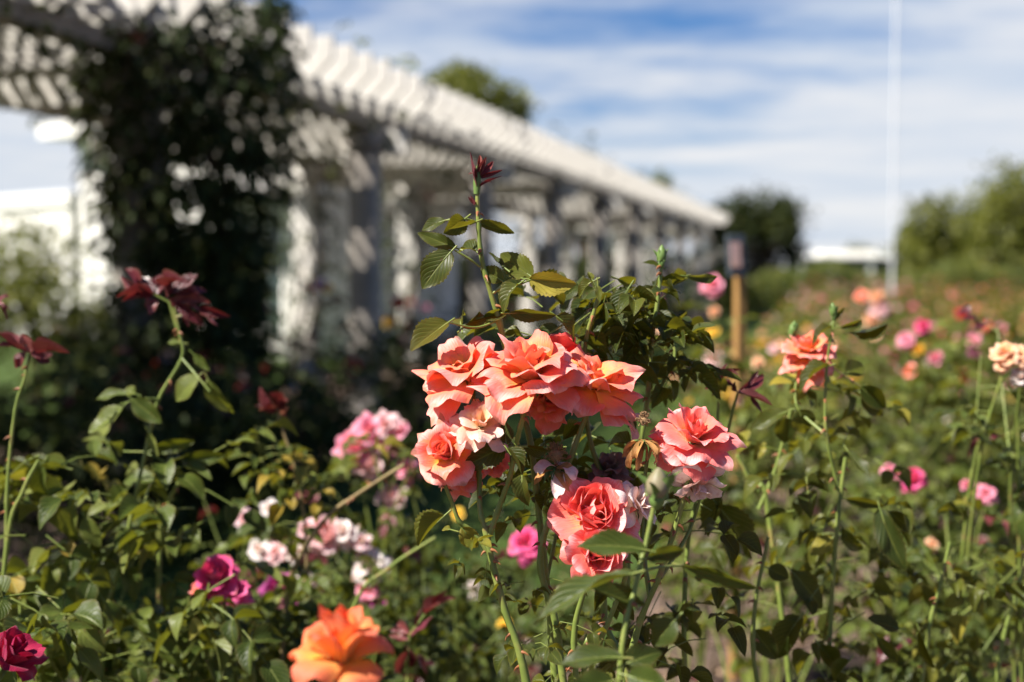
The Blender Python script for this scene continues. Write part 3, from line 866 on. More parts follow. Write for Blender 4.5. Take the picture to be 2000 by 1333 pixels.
PM = Matrix.Translation((-3.81, 0, 0)) @ Matrix.Rotation(PANG, 4, 'Z')
def PG(lx, ly, z): return np.array(PM @ Vector((lx, ly, z)))

def climbing_vine(label, lx, d, dens, width, roof, seed, top=2.8, off=(0, 0), flowers=(), mat='leaf_dark', zlow=0.0):
    rng = np.random.default_rng(seed)
    o = PG(lx + off[0], d * PK + off[1], 0)
    root = empty('climbing_vine', o, label, 'climbing vine', 'vines climbing the pergola posts')
    st = MB(); fm = MB(); lv = Leaves()
    for k in range(5):
        a0 = rng.uniform(0, 6.28)
        pts = [np.array((math.cos(a0 + t * 4) * (.14 + .10 * rng.uniform()), math.sin(a0 + t * 4) * .16, t * top)) for t in np.linspace(0, 1, 9)]
        tube(st, catmull(pts, 4), .016, .008, 6)
    nst = int(dens)
    for _ in range(nst):
        z = zlow + (top - zlow) * rng.uniform(0, 1) ** .8
        wz = width * (.85 + .22 * math.sin(z * 3 + seed) + .05 * (z / top))
        a = rng.uniform(0, 6.28); r = wz * math.sqrt(rng.uniform(.02, 1))
        p = np.array((math.cos(a) * r, math.sin(a) * r, z))
        spray(lv, None, p, np.array((math.cos(a), math.sin(a), rng.uniform(-.8, .3))), np.array((math.cos(a) * .6, math.sin(a) * .6, .8)), .17, rng, None, 1)
    for _ in range(int(roof)):
        lx_ = rng.uniform(RL - .5, FL + .5) - lx; ly_ = rng.normal(0, 1.25)
        z = 2.79 + abs(rng.normal(0, .12)) if rng.random() < .6 else 2.46 - abs(rng.normal(0, .08))
        p = np.array(Matrix.Rotation(PANG, 3, 'Z') @ Vector((lx_, ly_, z)))
        a = rng.uniform(0, 6.28)
        spray(lv, None, p, np.array((math.cos(a), math.sin(a), rng.uniform(-.7, .6))), np.array((0, 0, 1.0)), .17, rng, None, 1)
    st.build('vine_stem', 'bark', root)
    lv.emit(fm, 'tiny', seed)
    fm.build('foliage', mat, root)
    for k, c in enumerate(flowers):
        a = rng.uniform(-2.2, -.4); z = rng.uniform(.5, 2.6)
        p = o + np.array((math.cos(a) * width * .9, math.sin(a) * width * .9, z))
        place_bloom(root, low_rose(c, k), 'rose_bloom', p, nrm((math.cos(a), math.sin(a), .4)), 1.0)
    return root
climbing_vine('huge dark leafy climber swallowing the nearest pergola post in view', 0.0, POSTS[2], 2500, .43, 60, 1, off=(.22, .15), flowers=('red', 'pale_pink', 'pale_pink'))
climbing_vine('dark climber on the rear post just behind the huge one', RL, POSTS[2] + .3, 800, .36, 60, 2)
climbing_vine('climber spread over the pergola roof at the left picture edge', RL, POSTS[1] + 1.6, 40, .2, 700, 3)
climbing_vine('thin climber on the bare dappled pergola post', RL, POSTS[3] + .1, 200, .26, 160, 4, flowers=('red', 'red', 'pale_pink'), mat='leaf_green')
climbing_vine('leafy climber on the rear post behind the tall red rose shoot', RL, POSTS[4], 260, .34, 100, 5)
climbing_vine('bushy climber low on the third clear pergola post', RL, POSTS[5], 300, .36, 100, 6, flowers=('pink', 'red'))
for i_ in (6, 7, 8, 9, 10, 11):
    climbing_vine('small blurred climber on a far pergola post', RL, POSTS[i_], 150, .30, 50, 10 + i_)
climbing_vine('climber over the roof of the pergola bay nearest the camera', RL, POSTS[0] + .4, 120, .3, 220, 30)

# ------------------------------------------------------------------ white house beyond the pergola, and a low white building to its left
def house(label, x, y, rz, w, dpt, wall_h, roof_h, wins, doors, roofmat='pale_roof', over=.45, awning=None):
    root = empty('house', (x, y, 0), label, 'house', rz=rz)
    mb = MB(); box(mb, 0, w, 0, dpt, 0, wall_h); mb.build('wall', 'house_wall', root, smooth=False)
    mb = MB()
    z0 = wall_h + .003; o = over
    v = [(-o, -o, z0), (w + o, -o, z0), (w + o, dpt + o, z0), (-o, dpt + o, z0), (-o, -o, z0 + .22), (w + o, -o, z0 + .22), (w + o, dpt + o, z0 + .22), (-o, dpt + o, z0 + .22),
         (w * .5, min(w, dpt) * .5, z0 + roof_h), (w * .5, dpt - min(w, dpt) * .5, z0 + roof_h)]
    mb.add(v, [(0, 3, 2, 1), (0, 1, 5, 4), (1, 2, 6, 5), (2, 3, 7, 6), (3, 0, 4, 7)], None, 1)
    mb.add(v, [(4, 5, 8)], None, 0); mb.add(v, [(6, 7, 9)], None, 0)
    mb.add(v, [(5, 6, 9, 8), (7, 4, 8, 9)], None, 0)
    mb.build('roof', [roofmat, 'house_wall'], root, smooth=False)
    for (x0, x1, z0, z1, kind) in wins:
        fr = MB()
        for a in ((x0 - .07, x0, z0 - .07, z1 + .07), (x1, x1 + .07, z0 - .07, z1 + .07), (x0, x1, z1, z1 + .07), (x0, x1, z0 - .07, z0), ((x0 + x1) / 2 - .025, (x0 + x1) / 2 + .025, z0, z1)):
            box(fr, a[0], a[1], -.05, .02, a[2], a[3])
        f = fr.build(kind, 'house_wall', root, smooth=False)
        g = MB(); box(g, x0, x1, -.02, .01, z0, z1); g.build('pane', 'dark_glass', f, smooth=False)
    if awning:
        x0, x1, z, dp = awning
        m = MB(); v = [(x0, -.003, z + .35), (x1, -.003, z + .35), (x1, -dp, z), (x0, -dp, z), (x0, -.003, z + .30), (x1, -.003, z + .30), (x1, -dp, z - .06), (x0, -dp, z - .06)]
        m.add(v, [(0, 3, 2, 1), (4, 5, 6, 7), (3, 7, 6, 2), (0, 4, 7, 3), (1, 2, 6, 5)])
        m.build('awning', 'pale_roof', root, smooth=False)
    return root
house('white weatherboard house behind the pergola with tall green-grey windows', -6.9, 22.8, R(-40), 5.6, 2.8, 3.3, .7,
      [(4.3, 4.9, .35, 2.05, 'door'), (1.2, 2.2, .9, 2.1, 'window')], [], awning=(3.4, 5.55, 2.3, .9))
house('low white building with a grey roof at the left edge behind the pergola', -10.9, 26.8, R(-40), 4.6, 6, 2.3, .5,
      [(1.0, 1.7, .9, 1.7, 'window')], [], roofmat='house_roof', over=.08)
# low white pavilion far off at the end of the garden
pav = empty('pavilion', (P(1660, 0, 80)[0], 80, 0), 'low white open pavilion far away at the end of the garden', 'pavilion')
mb = MB(); bevel_box(mb, -3.4, 3.6, -2, 2, 1.78, 1.98, .05); box(mb, -1.8, 1.2, -1.2, 1.2, 1.983, 2.2); mb.build('roof', 'house_wall', pav, smooth=False)
for x_ in (-3.2, -1.5, .6, 3.3):
    mb = MB(); box(mb, x_, x_ + .22, -1.8, -1.58, 0, 1.777); mb.build('post', 'house_wall', pav, smooth=False)
mb = MB(); box(mb, -3.2, 3.4, 1.4, 1.6, 0, 1.777); mb.build('back_wall', 'dark_glass', pav, smooth=False)

# ------------------------------------------------------------------ flagpole and labelled stake
PD = 24.0
pole = empty('flagpole', (P(1741, 700, PD)[0], PD, 0), 'tall slim white pole rising out of the rose field into the sky', 'pole')
mb = MB(); tp = P(1754, -260, PD); lean = tp - np.array(pole.location)
tube(mb, [np.zeros(3), lean * .5, lean], .025, .020, 12); mb.build('mast', 'pole_white', pole)
mb = MB(); tube(mb, [lean, lean + np.array((0, 0, .03)), lean + np.array((0, 0, .06))], [.04, .06, .01], None, 12); mb.build('finial', 'pole_white', pole)
mb = MB(); tube(mb, [(0, 0, 0), (0, 0, .10)], .055, .05, 12); mb.build('sleeve', 'pole_white', pole)

sp = P(1441, 532, 4.3)
stake = empty('sign_post', (sp[0], sp[1], 0), 'yellow-brown wooden stake carrying a small grey sign with a rose picture', 'sign')
mb = MB(); bevel_box(mb, -.016, .016, -.013, .013, -.1, sp[2] - .0, .003); mb.build('stake', 'stake_wood', stake, smooth=False).rotation_euler = (0, R(.4), R(24))
mb = MB(); bevel_box(mb, -.052, .012, -.010, .006, 0, .125, .004); pn = mb.build('panel', 'sign_panel', stake, smooth=False); pn.location = (0.01, -.022, sp[2] - .012); pn.rotation_euler = (R(-6), 0, R(24))
mb = MB(); bevel_box(mb, -.044, -.008, -.0135, -.0102, .025, .100, .001); pc = mb.build('picture', 'sign_picture', pn, smooth=False)

# ------------------------------------------------------------------ trees
def tree(name, label, x, y, h, cw, mat, seed, n=2600, leaf=.22, trunk=.25, group=None, low=.15, cat='tree', blobs=16):
    rng = np.random.default_rng(seed)
    root = empty(name, (x, y, 0), label, cat, group)
    tm = MB(); fm = MB(); lv = Leaves()
    top = np.array((rng.uniform(-.05, .05) * h, 0, h * .7))
    tube(tm, catmull([(0, 0, -.1), (.03 * h, 0, h * .2), top * .7, top], 4), trunk, trunk * .3, 9, 0, .08, rng)
    bl = []
    for k in range(blobs):
        a = rng.uniform(0, 6.28); rr = cw * math.sqrt(rng.uniform(0, 1)) * .72
        z = h * (low + (1 - low) * rng.uniform(.12, .86))
        z = min(z, h * (1 - .55 * (rr / cw) ** 2) - .1 * h)
        c = np.array((math.cos(a) * rr, math.sin(a) * rr, z)); r = cw * rng.uniform(.22, .42)
        bl.append((c, r))
        tube(tm, catmull([top * rng.uniform(.25, .7), c * .5 + top * .2, c], 3), trunk * .35, trunk * .08, 5)
    for _ in range(n):
        c, r = bl[int(rng.integers(0, blobs))]
        d = nrm(rng.normal(0, 1, 3)); q = c + d * r * (rng.uniform(.45, 1.1) if rng.random() < .85 else rng.uniform(1.0, 1.45)) * np.array((1, 1, .8))
        if q[2] < .1: continue
        lv.add(q, nrm(d + rng.normal(0, .6, 3)), nrm(d * .4 + np.array((0, 0, 1)) + rng.normal(0, .3, 3)), leaf * rng.uniform(.6, 1.3), leaf * rng.uniform(.4, .8), rng.uniform(0, 1))
    tm.build('trunk', 'bark', root)
    lv.emit(fm, 'tiny', seed); fm.build('crown', mat, root)
    return root
tree('dark_tree', 'dark round evergreen tree beyond the end of the pergola', P(1478, 0, 41)[0], 41, 3.75, 1.75, 'leaf_dark', 41, 6500, .20, low=-.05, blobs=22)
tree('leafy_tree', 'tall sunlit green tree at the right edge of the view', P(2000, 0, 46)[0], 46, 4.75, 3.0, 'leaf_tree', 42, 6500, .26, low=-.05, blobs=28)
tree('leafy_tree', 'broad sunlit green tree just right of the slim white pole', P(1865, 0, 50)[0], 50, 4.0, 2.2, 'leaf_tree', 43, 6000, .26, low=-.05, blobs=28)
tree('leafy_tree', 'low green tree half hidden behind the slim white pole', P(1785, 0, 54)[0], 54, 3.0, 1.1, 'leaf_tree', 44, 2400, .24, low=.0)
tree('leafy_tree', 'far dark green tree top behind the white pavilion', P(1672, 0, 110)[0], 110, 3.0, 2.6, 'leaf_tree', 45, 1200, .3, low=.0)
tree('leafy_tree', 'olive green tree crown rising above the pergola roof', P(930, 0, 30)[0], 30, 6.3, 1.5, 'leaf_tree', 46, 3800, .20, low=.55)
tree('leafy_tree', 'small green tree top peeping over the middle of the pergola', P(1140, 0, 38)[0], 38, 4.9, .8, 'leaf_tree', 47, 1000, .20, low=.4)
tree('leafy_tree', 'brownish green tree top peeping over the far pergola roof', P(1290, 0, 44)[0], 44, 4.9, .7, 'leaf_tree', 48, 1000, .20, low=.4)
tree('garden_shrub', 'sunlit yellow green shrub below the low white building', P(60, 0, 13)[0], 13, 1.85, 1.0, 'leaf_tree', 49, 4200, .09, .05, low=.0, cat='shrub')
tree('garden_shrub', 'rounded green shrub at the far left picture edge', P(-120, 0, 11)[0], 11, 1.8, .8, 'leaf_tree', 50, 3200, .09, .05, low=.0, cat='shrub')
def far_hedge(label, xa, xb, y, h, seed, mat='leaf_tree', dp=.8, n=9000, leaf=.12):
    rng = np.random.default_rng(seed)
    mb = MB(); lv = Leaves()
    for _ in range(n):
        x = rng.uniform(xa, xb); z = h * rng.uniform(0, 1) ** .6 * (1 + .14 * math.sin(x * 1.7 + seed) + .08 * math.sin(x * 4.1))
        q = (x, y + rng.uniform(-dp, dp), z)
        lv.add(q, nrm(rng.normal(0, 1, 3)), nrm((rng.normal(0, .4), -.5, .8)), leaf * rng.uniform(.6, 1.3), leaf * .6, rng.uniform(0, 1))
    lv.emit(mb, 'tiny', seed)
    st = MB()
    o = mb.build('hedge', mat)
    return tag(o, label, 'hedge')
far_hedge('long low sunlit hedge behind the last rose bushes', P(1395, 0, 36)[0], P(2100, 0, 36)[0], 36, 1.22, 51, 'leaf_green', n=11000)
DS = ['dark evergreen shrub just behind the bare dappled pergola post', 'dark evergreen shrub seen behind the tall red rose shoot', 'dark evergreen shrub right of the tall red rose shoot behind the pergola',
      'dark rounded shrub at the middle of the pergola', 'dark rounded shrub behind the far third of the pergola', 'dark rounded shrub behind the last posts of the pergola']
for i_, d_ in enumerate((16.5, 22, 27, 32, 37, 43)):
    tree('garden_shrub', DS[i_], VPX * d_ - 7.3, d_, 1.9, .9, 'leaf_dark', 90 + i_, 2600, .16, .06, low=-.05, cat='shrub')
far_hedge('long low hedge on the lawn far left behind the pergola', -32, -12, 40, 1.5, 53, n=8000, leaf=.16)
far_hedge('dark hedge closing the gap behind the far end of the pergola', P(1180, 0, 47)[0], P(1420, 0, 47)[0], 47, 2.0, 52, 'leaf_dark', n=5000)

# ================================================================== ROSE BUSHES
def F(px, py, d, size_px, colour):
    return (P(px, py, d), colour, size_px * (1.12 if d < 3.2 and px < 1100 else .84) * d / FPX)
def XY(px, d): return (P(px, 600, d)[0], d)

# --- left bed, nearest first
rose_bush('rose bush with drooping burgundy shoots at the left picture edge', XY(40, 1.95), .90, .34, 9, 80, 'mid', .105, seed=1, red_tips=.10, split=True, leaf_rnd=.05)
rose_bush('leafy rose bush under the large burgundy shoot at left', XY(300, 2.15), .80, .34, 10, 90, 'mid', .105, [F(550, 1150, 2.35, 62, 'magenta')], seed=2, red_tips=.08, split=True)
rose_bush('rose bush with one hot pink bloom cluster low at left', XY(480, 2.5), .74, .34, 9, 110, 'mid', .084,
          [F(420, 1122, 1.9, 70, 'hot_pink'), F(392, 1144, 1.9, 55, 'coral'), F(455, 1150, 1.9, 56, 'hot_pink'), F(566, 1190, 2.2, 34, 'magenta'), F(437, 1140, 1.9, 50, 'hot_pink')], seed=3, red_tips=.05, split=True)
rose_bush('rose bush crowded with pale pink and white blooms left of the coral roses', XY(650, 2.55), .80, .34, 9, 140, 'mid', .077,
          [F(600, 1032, 2.5, 46, 'pale_pink'), F(636, 1042, 2.5, 62, 'pale_pink'), F(668, 1035, 2.5, 50, 'white'), F(704, 1055, 2.5, 42, 'pale_pink'), F(505, 1072, 2.5, 44, 'white'), F(535, 1078, 2.5, 40, 'pale_pink'), F(572, 1078, 2.5, 34, 'white'),
           F(725, 1102, 2.5, 62, 'white'), F(600, 1135, 2.5, 46, 'white'), F(720, 1152, 2.5, 40, 'pink'), F(738, 1176, 2.5, 30, 'magenta'), F(478, 1012, 2.6, 40, 'pale_pink'), F(527, 990, 2.6, 38, 'white'), F(612, 1270, 2.5, 40, 'white')], seed=4, split=True)
rose_bush('rose bush with a tall cluster of bright pink blooms beside the lowest cup bloom', XY(760, 2.75), .85, .30, 8, 120, 'mid', .077,
          [F(690, 868, 2.7, 58, 'pink'), F(722, 838, 2.7, 62, 'pink'), F(752, 828, 2.7, 50, 'pale_pink'), F(778, 838, 2.7, 44, 'pink'), F(717, 905, 2.7, 50, 'pale_pink'), F(765, 970, 2.7, 62, 'pale_pink'), F(797, 912, 2.7, 46, 'pink'), F(745, 862, 2.7, 48, 'pink')], seed=5, split=True)
rose_bush('green rose bush without blooms under the burgundy tip at centre left', XY(590, 2.75), .86, .26, 7, 120, 'mid', .077, seed=6, red_tips=.12)
rose_bush('rose bush with one cream and one yellow bloom behind the coral canes', XY(880, 3.0), .72, .32, 8, 120, 'mid', .077,
          [F(925, 1150, 3.0, 30, 'white'), F(893, 1003, 3.0, 26, 'yellow'), F(1030, 1058, 2.3, 62, 'hot_pink'), F(985, 1220, 3, 26, 'yellow')], seed=7, leaf_rnd=-.3)  # lowered leaf tone puts shade into this bush's colour
rose_bush('low green rose bush at the lower left corner', XY(120, 1.75), .60, .34, 9, 80, 'mid', .10, seed=8, red_tips=.05, split=True)
rose_bush('low leafy rose bush below the magenta blooms', XY(420, 1.95), .52, .32, 9, 80, 'mid', .095, seed=9, red_tips=.03, split=True)
rose_bush('low rose bush with a dark red young shoot below the pale blooms', XY(800, 2.2), .52, .28, 8, 110, 'mid', .077, [F(620, 1300, 2.2, 44, 'white')], seed=10, red_tips=.30)
rose_bush('green rose bush deep in the left bed', XY(100, 2.9), .66, .36, 8, 90, 'mid', .084, seed=11)
rose_bush('low green rose bush in the middle between the coral canes and pale blooms', XY(960, 2.9), .45, .30, 7, 80, 'mid', .077, seed=13, red_tips=.03, leaf_rnd=-.3)  # darker leaf tone stands in for shade
rose_bush('low green rose bush behind the coral canes at the back of the left bed', XY(900, 3.7), .55, .45, 9, 140, 'mid', .084, seed=15, leaf_rnd=-.3)  # shade put into the leaf tone here too

# --- bushes in the shade along the pergola, that shade also put into darker leaves
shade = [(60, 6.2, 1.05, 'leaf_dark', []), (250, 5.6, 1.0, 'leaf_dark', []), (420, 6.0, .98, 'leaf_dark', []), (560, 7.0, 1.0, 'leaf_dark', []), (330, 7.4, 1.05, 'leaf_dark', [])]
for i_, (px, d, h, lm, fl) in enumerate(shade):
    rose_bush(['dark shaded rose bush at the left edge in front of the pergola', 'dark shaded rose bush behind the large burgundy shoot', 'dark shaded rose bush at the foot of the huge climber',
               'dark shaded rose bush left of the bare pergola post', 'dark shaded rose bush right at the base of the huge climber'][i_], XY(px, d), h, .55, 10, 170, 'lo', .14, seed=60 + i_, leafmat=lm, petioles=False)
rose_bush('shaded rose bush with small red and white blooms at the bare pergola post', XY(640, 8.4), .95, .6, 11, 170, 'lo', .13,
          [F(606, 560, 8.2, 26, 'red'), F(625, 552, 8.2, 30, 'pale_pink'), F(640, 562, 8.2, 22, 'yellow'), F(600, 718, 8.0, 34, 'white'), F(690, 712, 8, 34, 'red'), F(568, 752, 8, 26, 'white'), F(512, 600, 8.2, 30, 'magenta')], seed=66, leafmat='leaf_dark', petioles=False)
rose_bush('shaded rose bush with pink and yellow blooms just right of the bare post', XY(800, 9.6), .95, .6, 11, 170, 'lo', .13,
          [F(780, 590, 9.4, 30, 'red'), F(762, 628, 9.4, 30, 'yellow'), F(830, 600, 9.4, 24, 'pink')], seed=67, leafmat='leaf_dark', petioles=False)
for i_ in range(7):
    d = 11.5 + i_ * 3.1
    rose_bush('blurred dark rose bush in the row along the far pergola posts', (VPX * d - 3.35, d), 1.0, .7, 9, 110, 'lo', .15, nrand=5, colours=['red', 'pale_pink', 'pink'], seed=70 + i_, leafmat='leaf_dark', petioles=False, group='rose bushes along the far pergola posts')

# --- right bed
rose_bush('rose bush with one big pink bloom left of the wooden stake', XY(1345, 4.0), 1.0, .24, 7, 70, 'lo', .12,
          [F(1390, 555, 4.0, 50, 'pink'), F(1392, 647, 4.0, 32, 'yellow'), F(1305, 640, 4.0, 58, 'peach'), F(1392, 700, 4.0, 52, 'pale_pink'), F(1395, 607, 4.0, 24, 'peach'), F(1300, 718, 4.0, 18, 'peach')], seed=20, bare=.5)
rose_bush('rose bush with small pale pink blooms between the stake and the orange rose', XY(1490, 3.6), .92, .26, 6, 60, 'lo', .12,
          [F(1512, 682, 3.6, 32, 'pale_pink'), F(1480, 705, 3.6, 26, 'peach'), F(1600, 745, 3.6, 26, 'coral')], seed=21, bare=.5)
rose_bush('rose bush with scattered pink, yellow and crimson blooms behind the orange rose', XY(1790, 3.9), 1.0, .42, 10, 150, 'lo', .12,
          [F(1776, 724, 3.8, 42, 'coral'), F(1768, 662, 3.8, 38, 'pink'), F(1793, 681, 3.8, 28, 'yellow'), F(1826, 697, 3.8, 32, 'pink'), F(1803, 636, 3.8, 34, 'hot_pink'), F(1878, 735, 3.8, 34, 'red'), F(1708, 655, 3.8, 26, 'peach')], seed=22)
rose_bush('rose bush with tall pink blooms at the right picture edge', XY(1930, 4.3), 1.02, .45, 10, 150, 'lo', .12,
          [F(1902, 662, 4.2, 36, 'pink'), F(1930, 636, 4.2, 30, 'coral'), F(1957, 640, 4.2, 32, 'pink'), F(1880, 610, 4.2, 30, 'red'), F(1902, 690, 4.2, 26, 'magenta')], seed=23)
rose_bush('rose bush bearing a large cream peach bloom at the right edge', XY(1985, 2.2), .98, .30, 8, 90, 'mid', .084,
          [F(1962, 686, 2.0, 62, 'peach'), F(1990, 690, 2.0, 60, 'peach'), F(1958, 712, 2.0, 34, 'peach'), F(1993, 732, 2.0, 44, 'white')], seed=24, split=True)
rose_bush('low rose bush with a flat hot pink bloom on the right', XY(1800, 2.9), .72, .34, 8, 80, 'mid', .077,
          [F(1782, 934, 2.7, 54, 'hot_pink'), F(1737, 917, 2.7, 32, 'pink'), F(1752, 925, 2.7, 26, 'pink')], seed=25, split=True)
rose_bush('low rose bush with two small pink blooms at the right edge', XY(1920, 2.7), .72, .30, 8, 80, 'mid', .077,
          [F(1887, 946, 2.6, 24, 'pink'), F(1925, 962, 2.6, 46, 'pink'), F(1822, 1062, 2.6, 30, 'peach')], seed=26, split=True)
rose_bush('green bloomless rose bush at the lower right edge', XY(2010, 2.3), .62, .30, 7, 60, 'mid', .081, seed=27, split=True)
rose_bush('sparse green rose bush right of the drooping dark leaves', XY(1760, 2.6), .55, .24, 6, 36, 'mid', .077, seed=28, split=True)
rose_bush('sparse rose bush with thick olive canes behind the right coral rose', XY(1480, 2.6), .78, .22, 5, 14, 'mid', .084, seed=29, split=True)
rose_bush('rose bush with small white pink blooms in front of the slim pole', XY(1710, 6.0), 1.06, .4, 9, 110, 'lo', .12,
          [F(1718, 600, 6, 44, 'pale_pink'), F(1700, 625, 6, 30, 'peach'), F(1682, 578, 6, 34, 'coral'), F(1712, 578, 6, 30, 'peach')], seed=30, petioles=False)
# the field behind: colours run together in the distance
fr = np.random.default_rng(88)
COLS = [['coral', 'peach', 'pale_pink'], ['pink', 'pale_pink'], ['red', 'coral', 'pink'], ['peach', 'yellow'], ['pale_pink', 'white'], ['hot_pink', 'pink']]
WORD = ['coral and peach', 'pink', 'mixed red', 'peach and yellow', 'white and pale pink', 'hot pink']
protos = {}
d = 6.7
row = 0
while d < 35:
    x = VPX * d - .35
    xe = .385 * d + 1.6
    while x < xe:
        ci = int(fr.integers(0, 6))
        if d > 12 and x > .30 * d: ci = int(fr.choice([0, 2, 2, 3]))
        if x < .285 * d and ci in (0, 2): ci = int(fr.choice([1, 4, 3]))
        key = (ci, int(fr.integers(0, 2)))
        lab = 'distant rose bush with %s blooms in the sunlit field at right' % WORD[ci]
        grp = 'distant bushes with %s blooms' % WORD[ci]
        xx, yy = x + fr.uniform(-.2, .2), d + fr.uniform(-.3, .3)
        if key not in protos:
            o = rose_bush(lab, (xx, yy), 1.02, .56, 10, 130, 'lo', .15, nrand=21, colours=COLS[ci], seed=200 + len(protos), bare=.3, group=grp, petioles=False, bloom_size=(.42, .75), leaf_rnd=.2)
            protos[key] = o
        else:
            o = dup_tree(protos[key]); o.location = (xx, yy, 0); o.rotation_euler = (0, 0, fr.uniform(0, 6.28))
        s_ = fr.uniform(.86, 1.08)
        o.scale = (s_, s_, s_ * fr.uniform(.92, 1.04))
        x += fr.uniform(.95, 1.35)
    d += 1.15 + d * .045
    row += 1

# ================================================================== THE CORAL ROSE BUSH IN FOCUS
HD = 1.39
hero = empty('rose_bush', (P(1060, 0, 1.45)[0], 1.45, 0), 'rose bush in sharp focus bearing big coral blooms and a tall red-tipped shoot', 'rose bush')
hrng = np.random.default_rng(77)
def cane(root, pts, r0, r1, mat='cane_green', thorns=6, name='cane', rng=hrng):
    """pts: (px, py, d) or world points; a cane with thorns, swelling a little at its nodes."""
    w = [P(*p) if p[1] > 20 else np.asarray(p, float) for p in pts]
    k_ = 1.0 if name == 'leaf_stalk' else (.78 if root is hero else .62)
    r0, r1 = r0 * k_, r1 * k_
    c = catmull(w, 7)
    mb = MB()
    n = len(c)
    r = np.linspace(r0, r1, n) * (1 + .05 * np.sin(np.arange(n) * 1.3) + .05 * rng.uniform(-1, 1, n))
    for k in range(5, n - 3, 9): r[k] *= 1.22
    tube(mb, c, r, None, 12, 0)
    for _ in range(int(thorns * 2)):
        k = int(rng.integers(2, n - 2)); T = nrm(c[k + 1] - c[k - 1])
        s = nrm(np.cross(T, rng.normal(0, 1, 3)))
        b = c[k] + s * r[k] * .8
        tube(mb, [b, b + s * .004 - T * .001, b + s * .007 - T * .004], [.0022, .0012, .0003], None, 5, 1, cap=False)
    mb.build(name, [mat, 'thorn'], root, origin=root.location)
    return c
def G(x, y, z=0.0): return np.array((x, y, z))
hb = np.array(hero.location)
def base(dx, dy): return (hb[0] + dx, hb[1] + dy, 0.0)

# canes seen in the photograph (pixel x, pixel y, distance)
cane(hero, [base(.02, -.02), (1075, 1700, 1.40), (1028, 1333, 1.39), (985, 1190, 1.39), (958, 1085, 1.39), (947, 1030, 1.39)], .0052, .0042, thorns=9)
cane(hero, [(950, 1040, 1.39), (938, 1000, 1.392), (936, 930, 1.40), (932, 860, 1.41), (926, 790, 1.415), (915, 745, 1.415)], .0036, .0026, thorns=3)
cane(hero, [(956, 1046, 1.39), (975, 990, 1.387), (996, 930, 1.38), (1008, 870, 1.372), (1022, 815, 1.36), (1035, 785, 1.355)], .0036, .0026, thorns=2)
cane(hero, [(957, 1085, 1.39), (925, 1040, 1.388), (898, 1020, 1.384), (884, 985, 1.38), (868, 945, 1.375), (862, 928, 1.37)], .0030, .0022, thorns=2)
cane(hero, [base(-.02, .02), (1085, 1600, 1.46), (1078, 1250, 1.45), (1066, 1130, 1.44), (1052, 1000, 1.44), (1035, 860, 1.44), (1000, 740, 1.44), (978, 640, 1.43), (958, 570, 1.425), (940, 500, 1.42), (934, 425, 1.418), (932, 372, 1.417)], .0056, .0027, thorns=8)
cane(hero, [base(.03, .0), (1110, 1600, 1.43), (1090, 1250, 1.42), (1055, 1100, 1.42), (1085, 980, 1.42), (1120, 880, 1.42), (1150, 800, 1.42), (1165, 775, 1.42)], .0054, .0030, thorns=8)
cane(hero, [base(.05, .0), (1130, 1500, 1.40), (1121, 1255, 1.39), (1139, 1160, 1.38), (1150, 1110, 1.375), (1152, 1070, 1.37)], .0044, .0026, thorns=6)
cane(hero, [base(.06, -.01), (1140, 1400, 1.40), (1170, 1262, 1.40), (1222, 1125, 1.39), (1200, 1075, 1.375), (1175, 1040, 1.37)], .0040, .0024, thorns=6)
cane(hero, [base(.08, .02), (1200, 1500, 1.42), (1240, 1250, 1.42), (1290, 1120, 1.41), (1325, 1010, 1.405), (1345, 930, 1.40), (1352, 890, 1.40)], .0046, .0028, thorns=8)
cane(hero, [(1270, 1170, 1.415), (1255, 1060, 1.43), (1257, 960, 1.43), (1263, 905, 1.43), (1266, 880, 1.43)], .0034, .0022, thorns=3)
cane(hero, [base(.07, .05), (1240, 1500, 1.47), (1180, 1200, 1.47), (1195, 1000, 1.47), (1150, 850, 1.47), (1142, 690, 1.47), (1160, 610, 1.46), (1170, 575, 1.46)], .0050, .0024, thorns=5)
cane(hero, [base(.06, .06), (1220, 1300, 1.56), (1230, 1000, 1.56), (1262, 800, 1.56), (1272, 680, 1.55), (1284, 590, 1.55), (1290, 540, 1.55), (1292, 508, 1.55)], .0048, .0020, thorns=6)
cane(hero, [(1262, 790, 1.56), (1300, 740, 1.57), (1318, 690, 1.575), (1300, 640, 1.58)], .0028, .0018, thorns=2)
cane(hero, [(1066, 1140, 1.44), (1085, 1050, 1.46), (1100, 960, 1.47), (1092, 900, 1.44)], .0026, .0018, thorns=2)
cane(hero, [(1195, 1010, 1.47), (1200, 960, 1.47), (1202, 925, 1.47)], .0026, .0018, thorns=1)
cane(hero, [(1010, 880, 1.372), (985, 855, 1.40), (955, 842, 1.41)], .0022, .0018, thorns=0)
cane(hero, [(1290, 1130, 1.41), (1345, 1040, 1.44), (1370, 965, 1.44)], .0026, .0018, thorns=1)
# bare dark canes at the back of the bush
for pts in ([base(0, .08), (1340, 1700, 1.62), (1335, 1250, 1.62), (1350, 1020, 1.62), (1400, 900, 1.62)], [base(.02, .1), (1480, 1700, 1.66), (1470, 1250, 1.66), (1500, 1050, 1.66)]):
    cane(hero, pts, .0048, .0026, thorns=5)

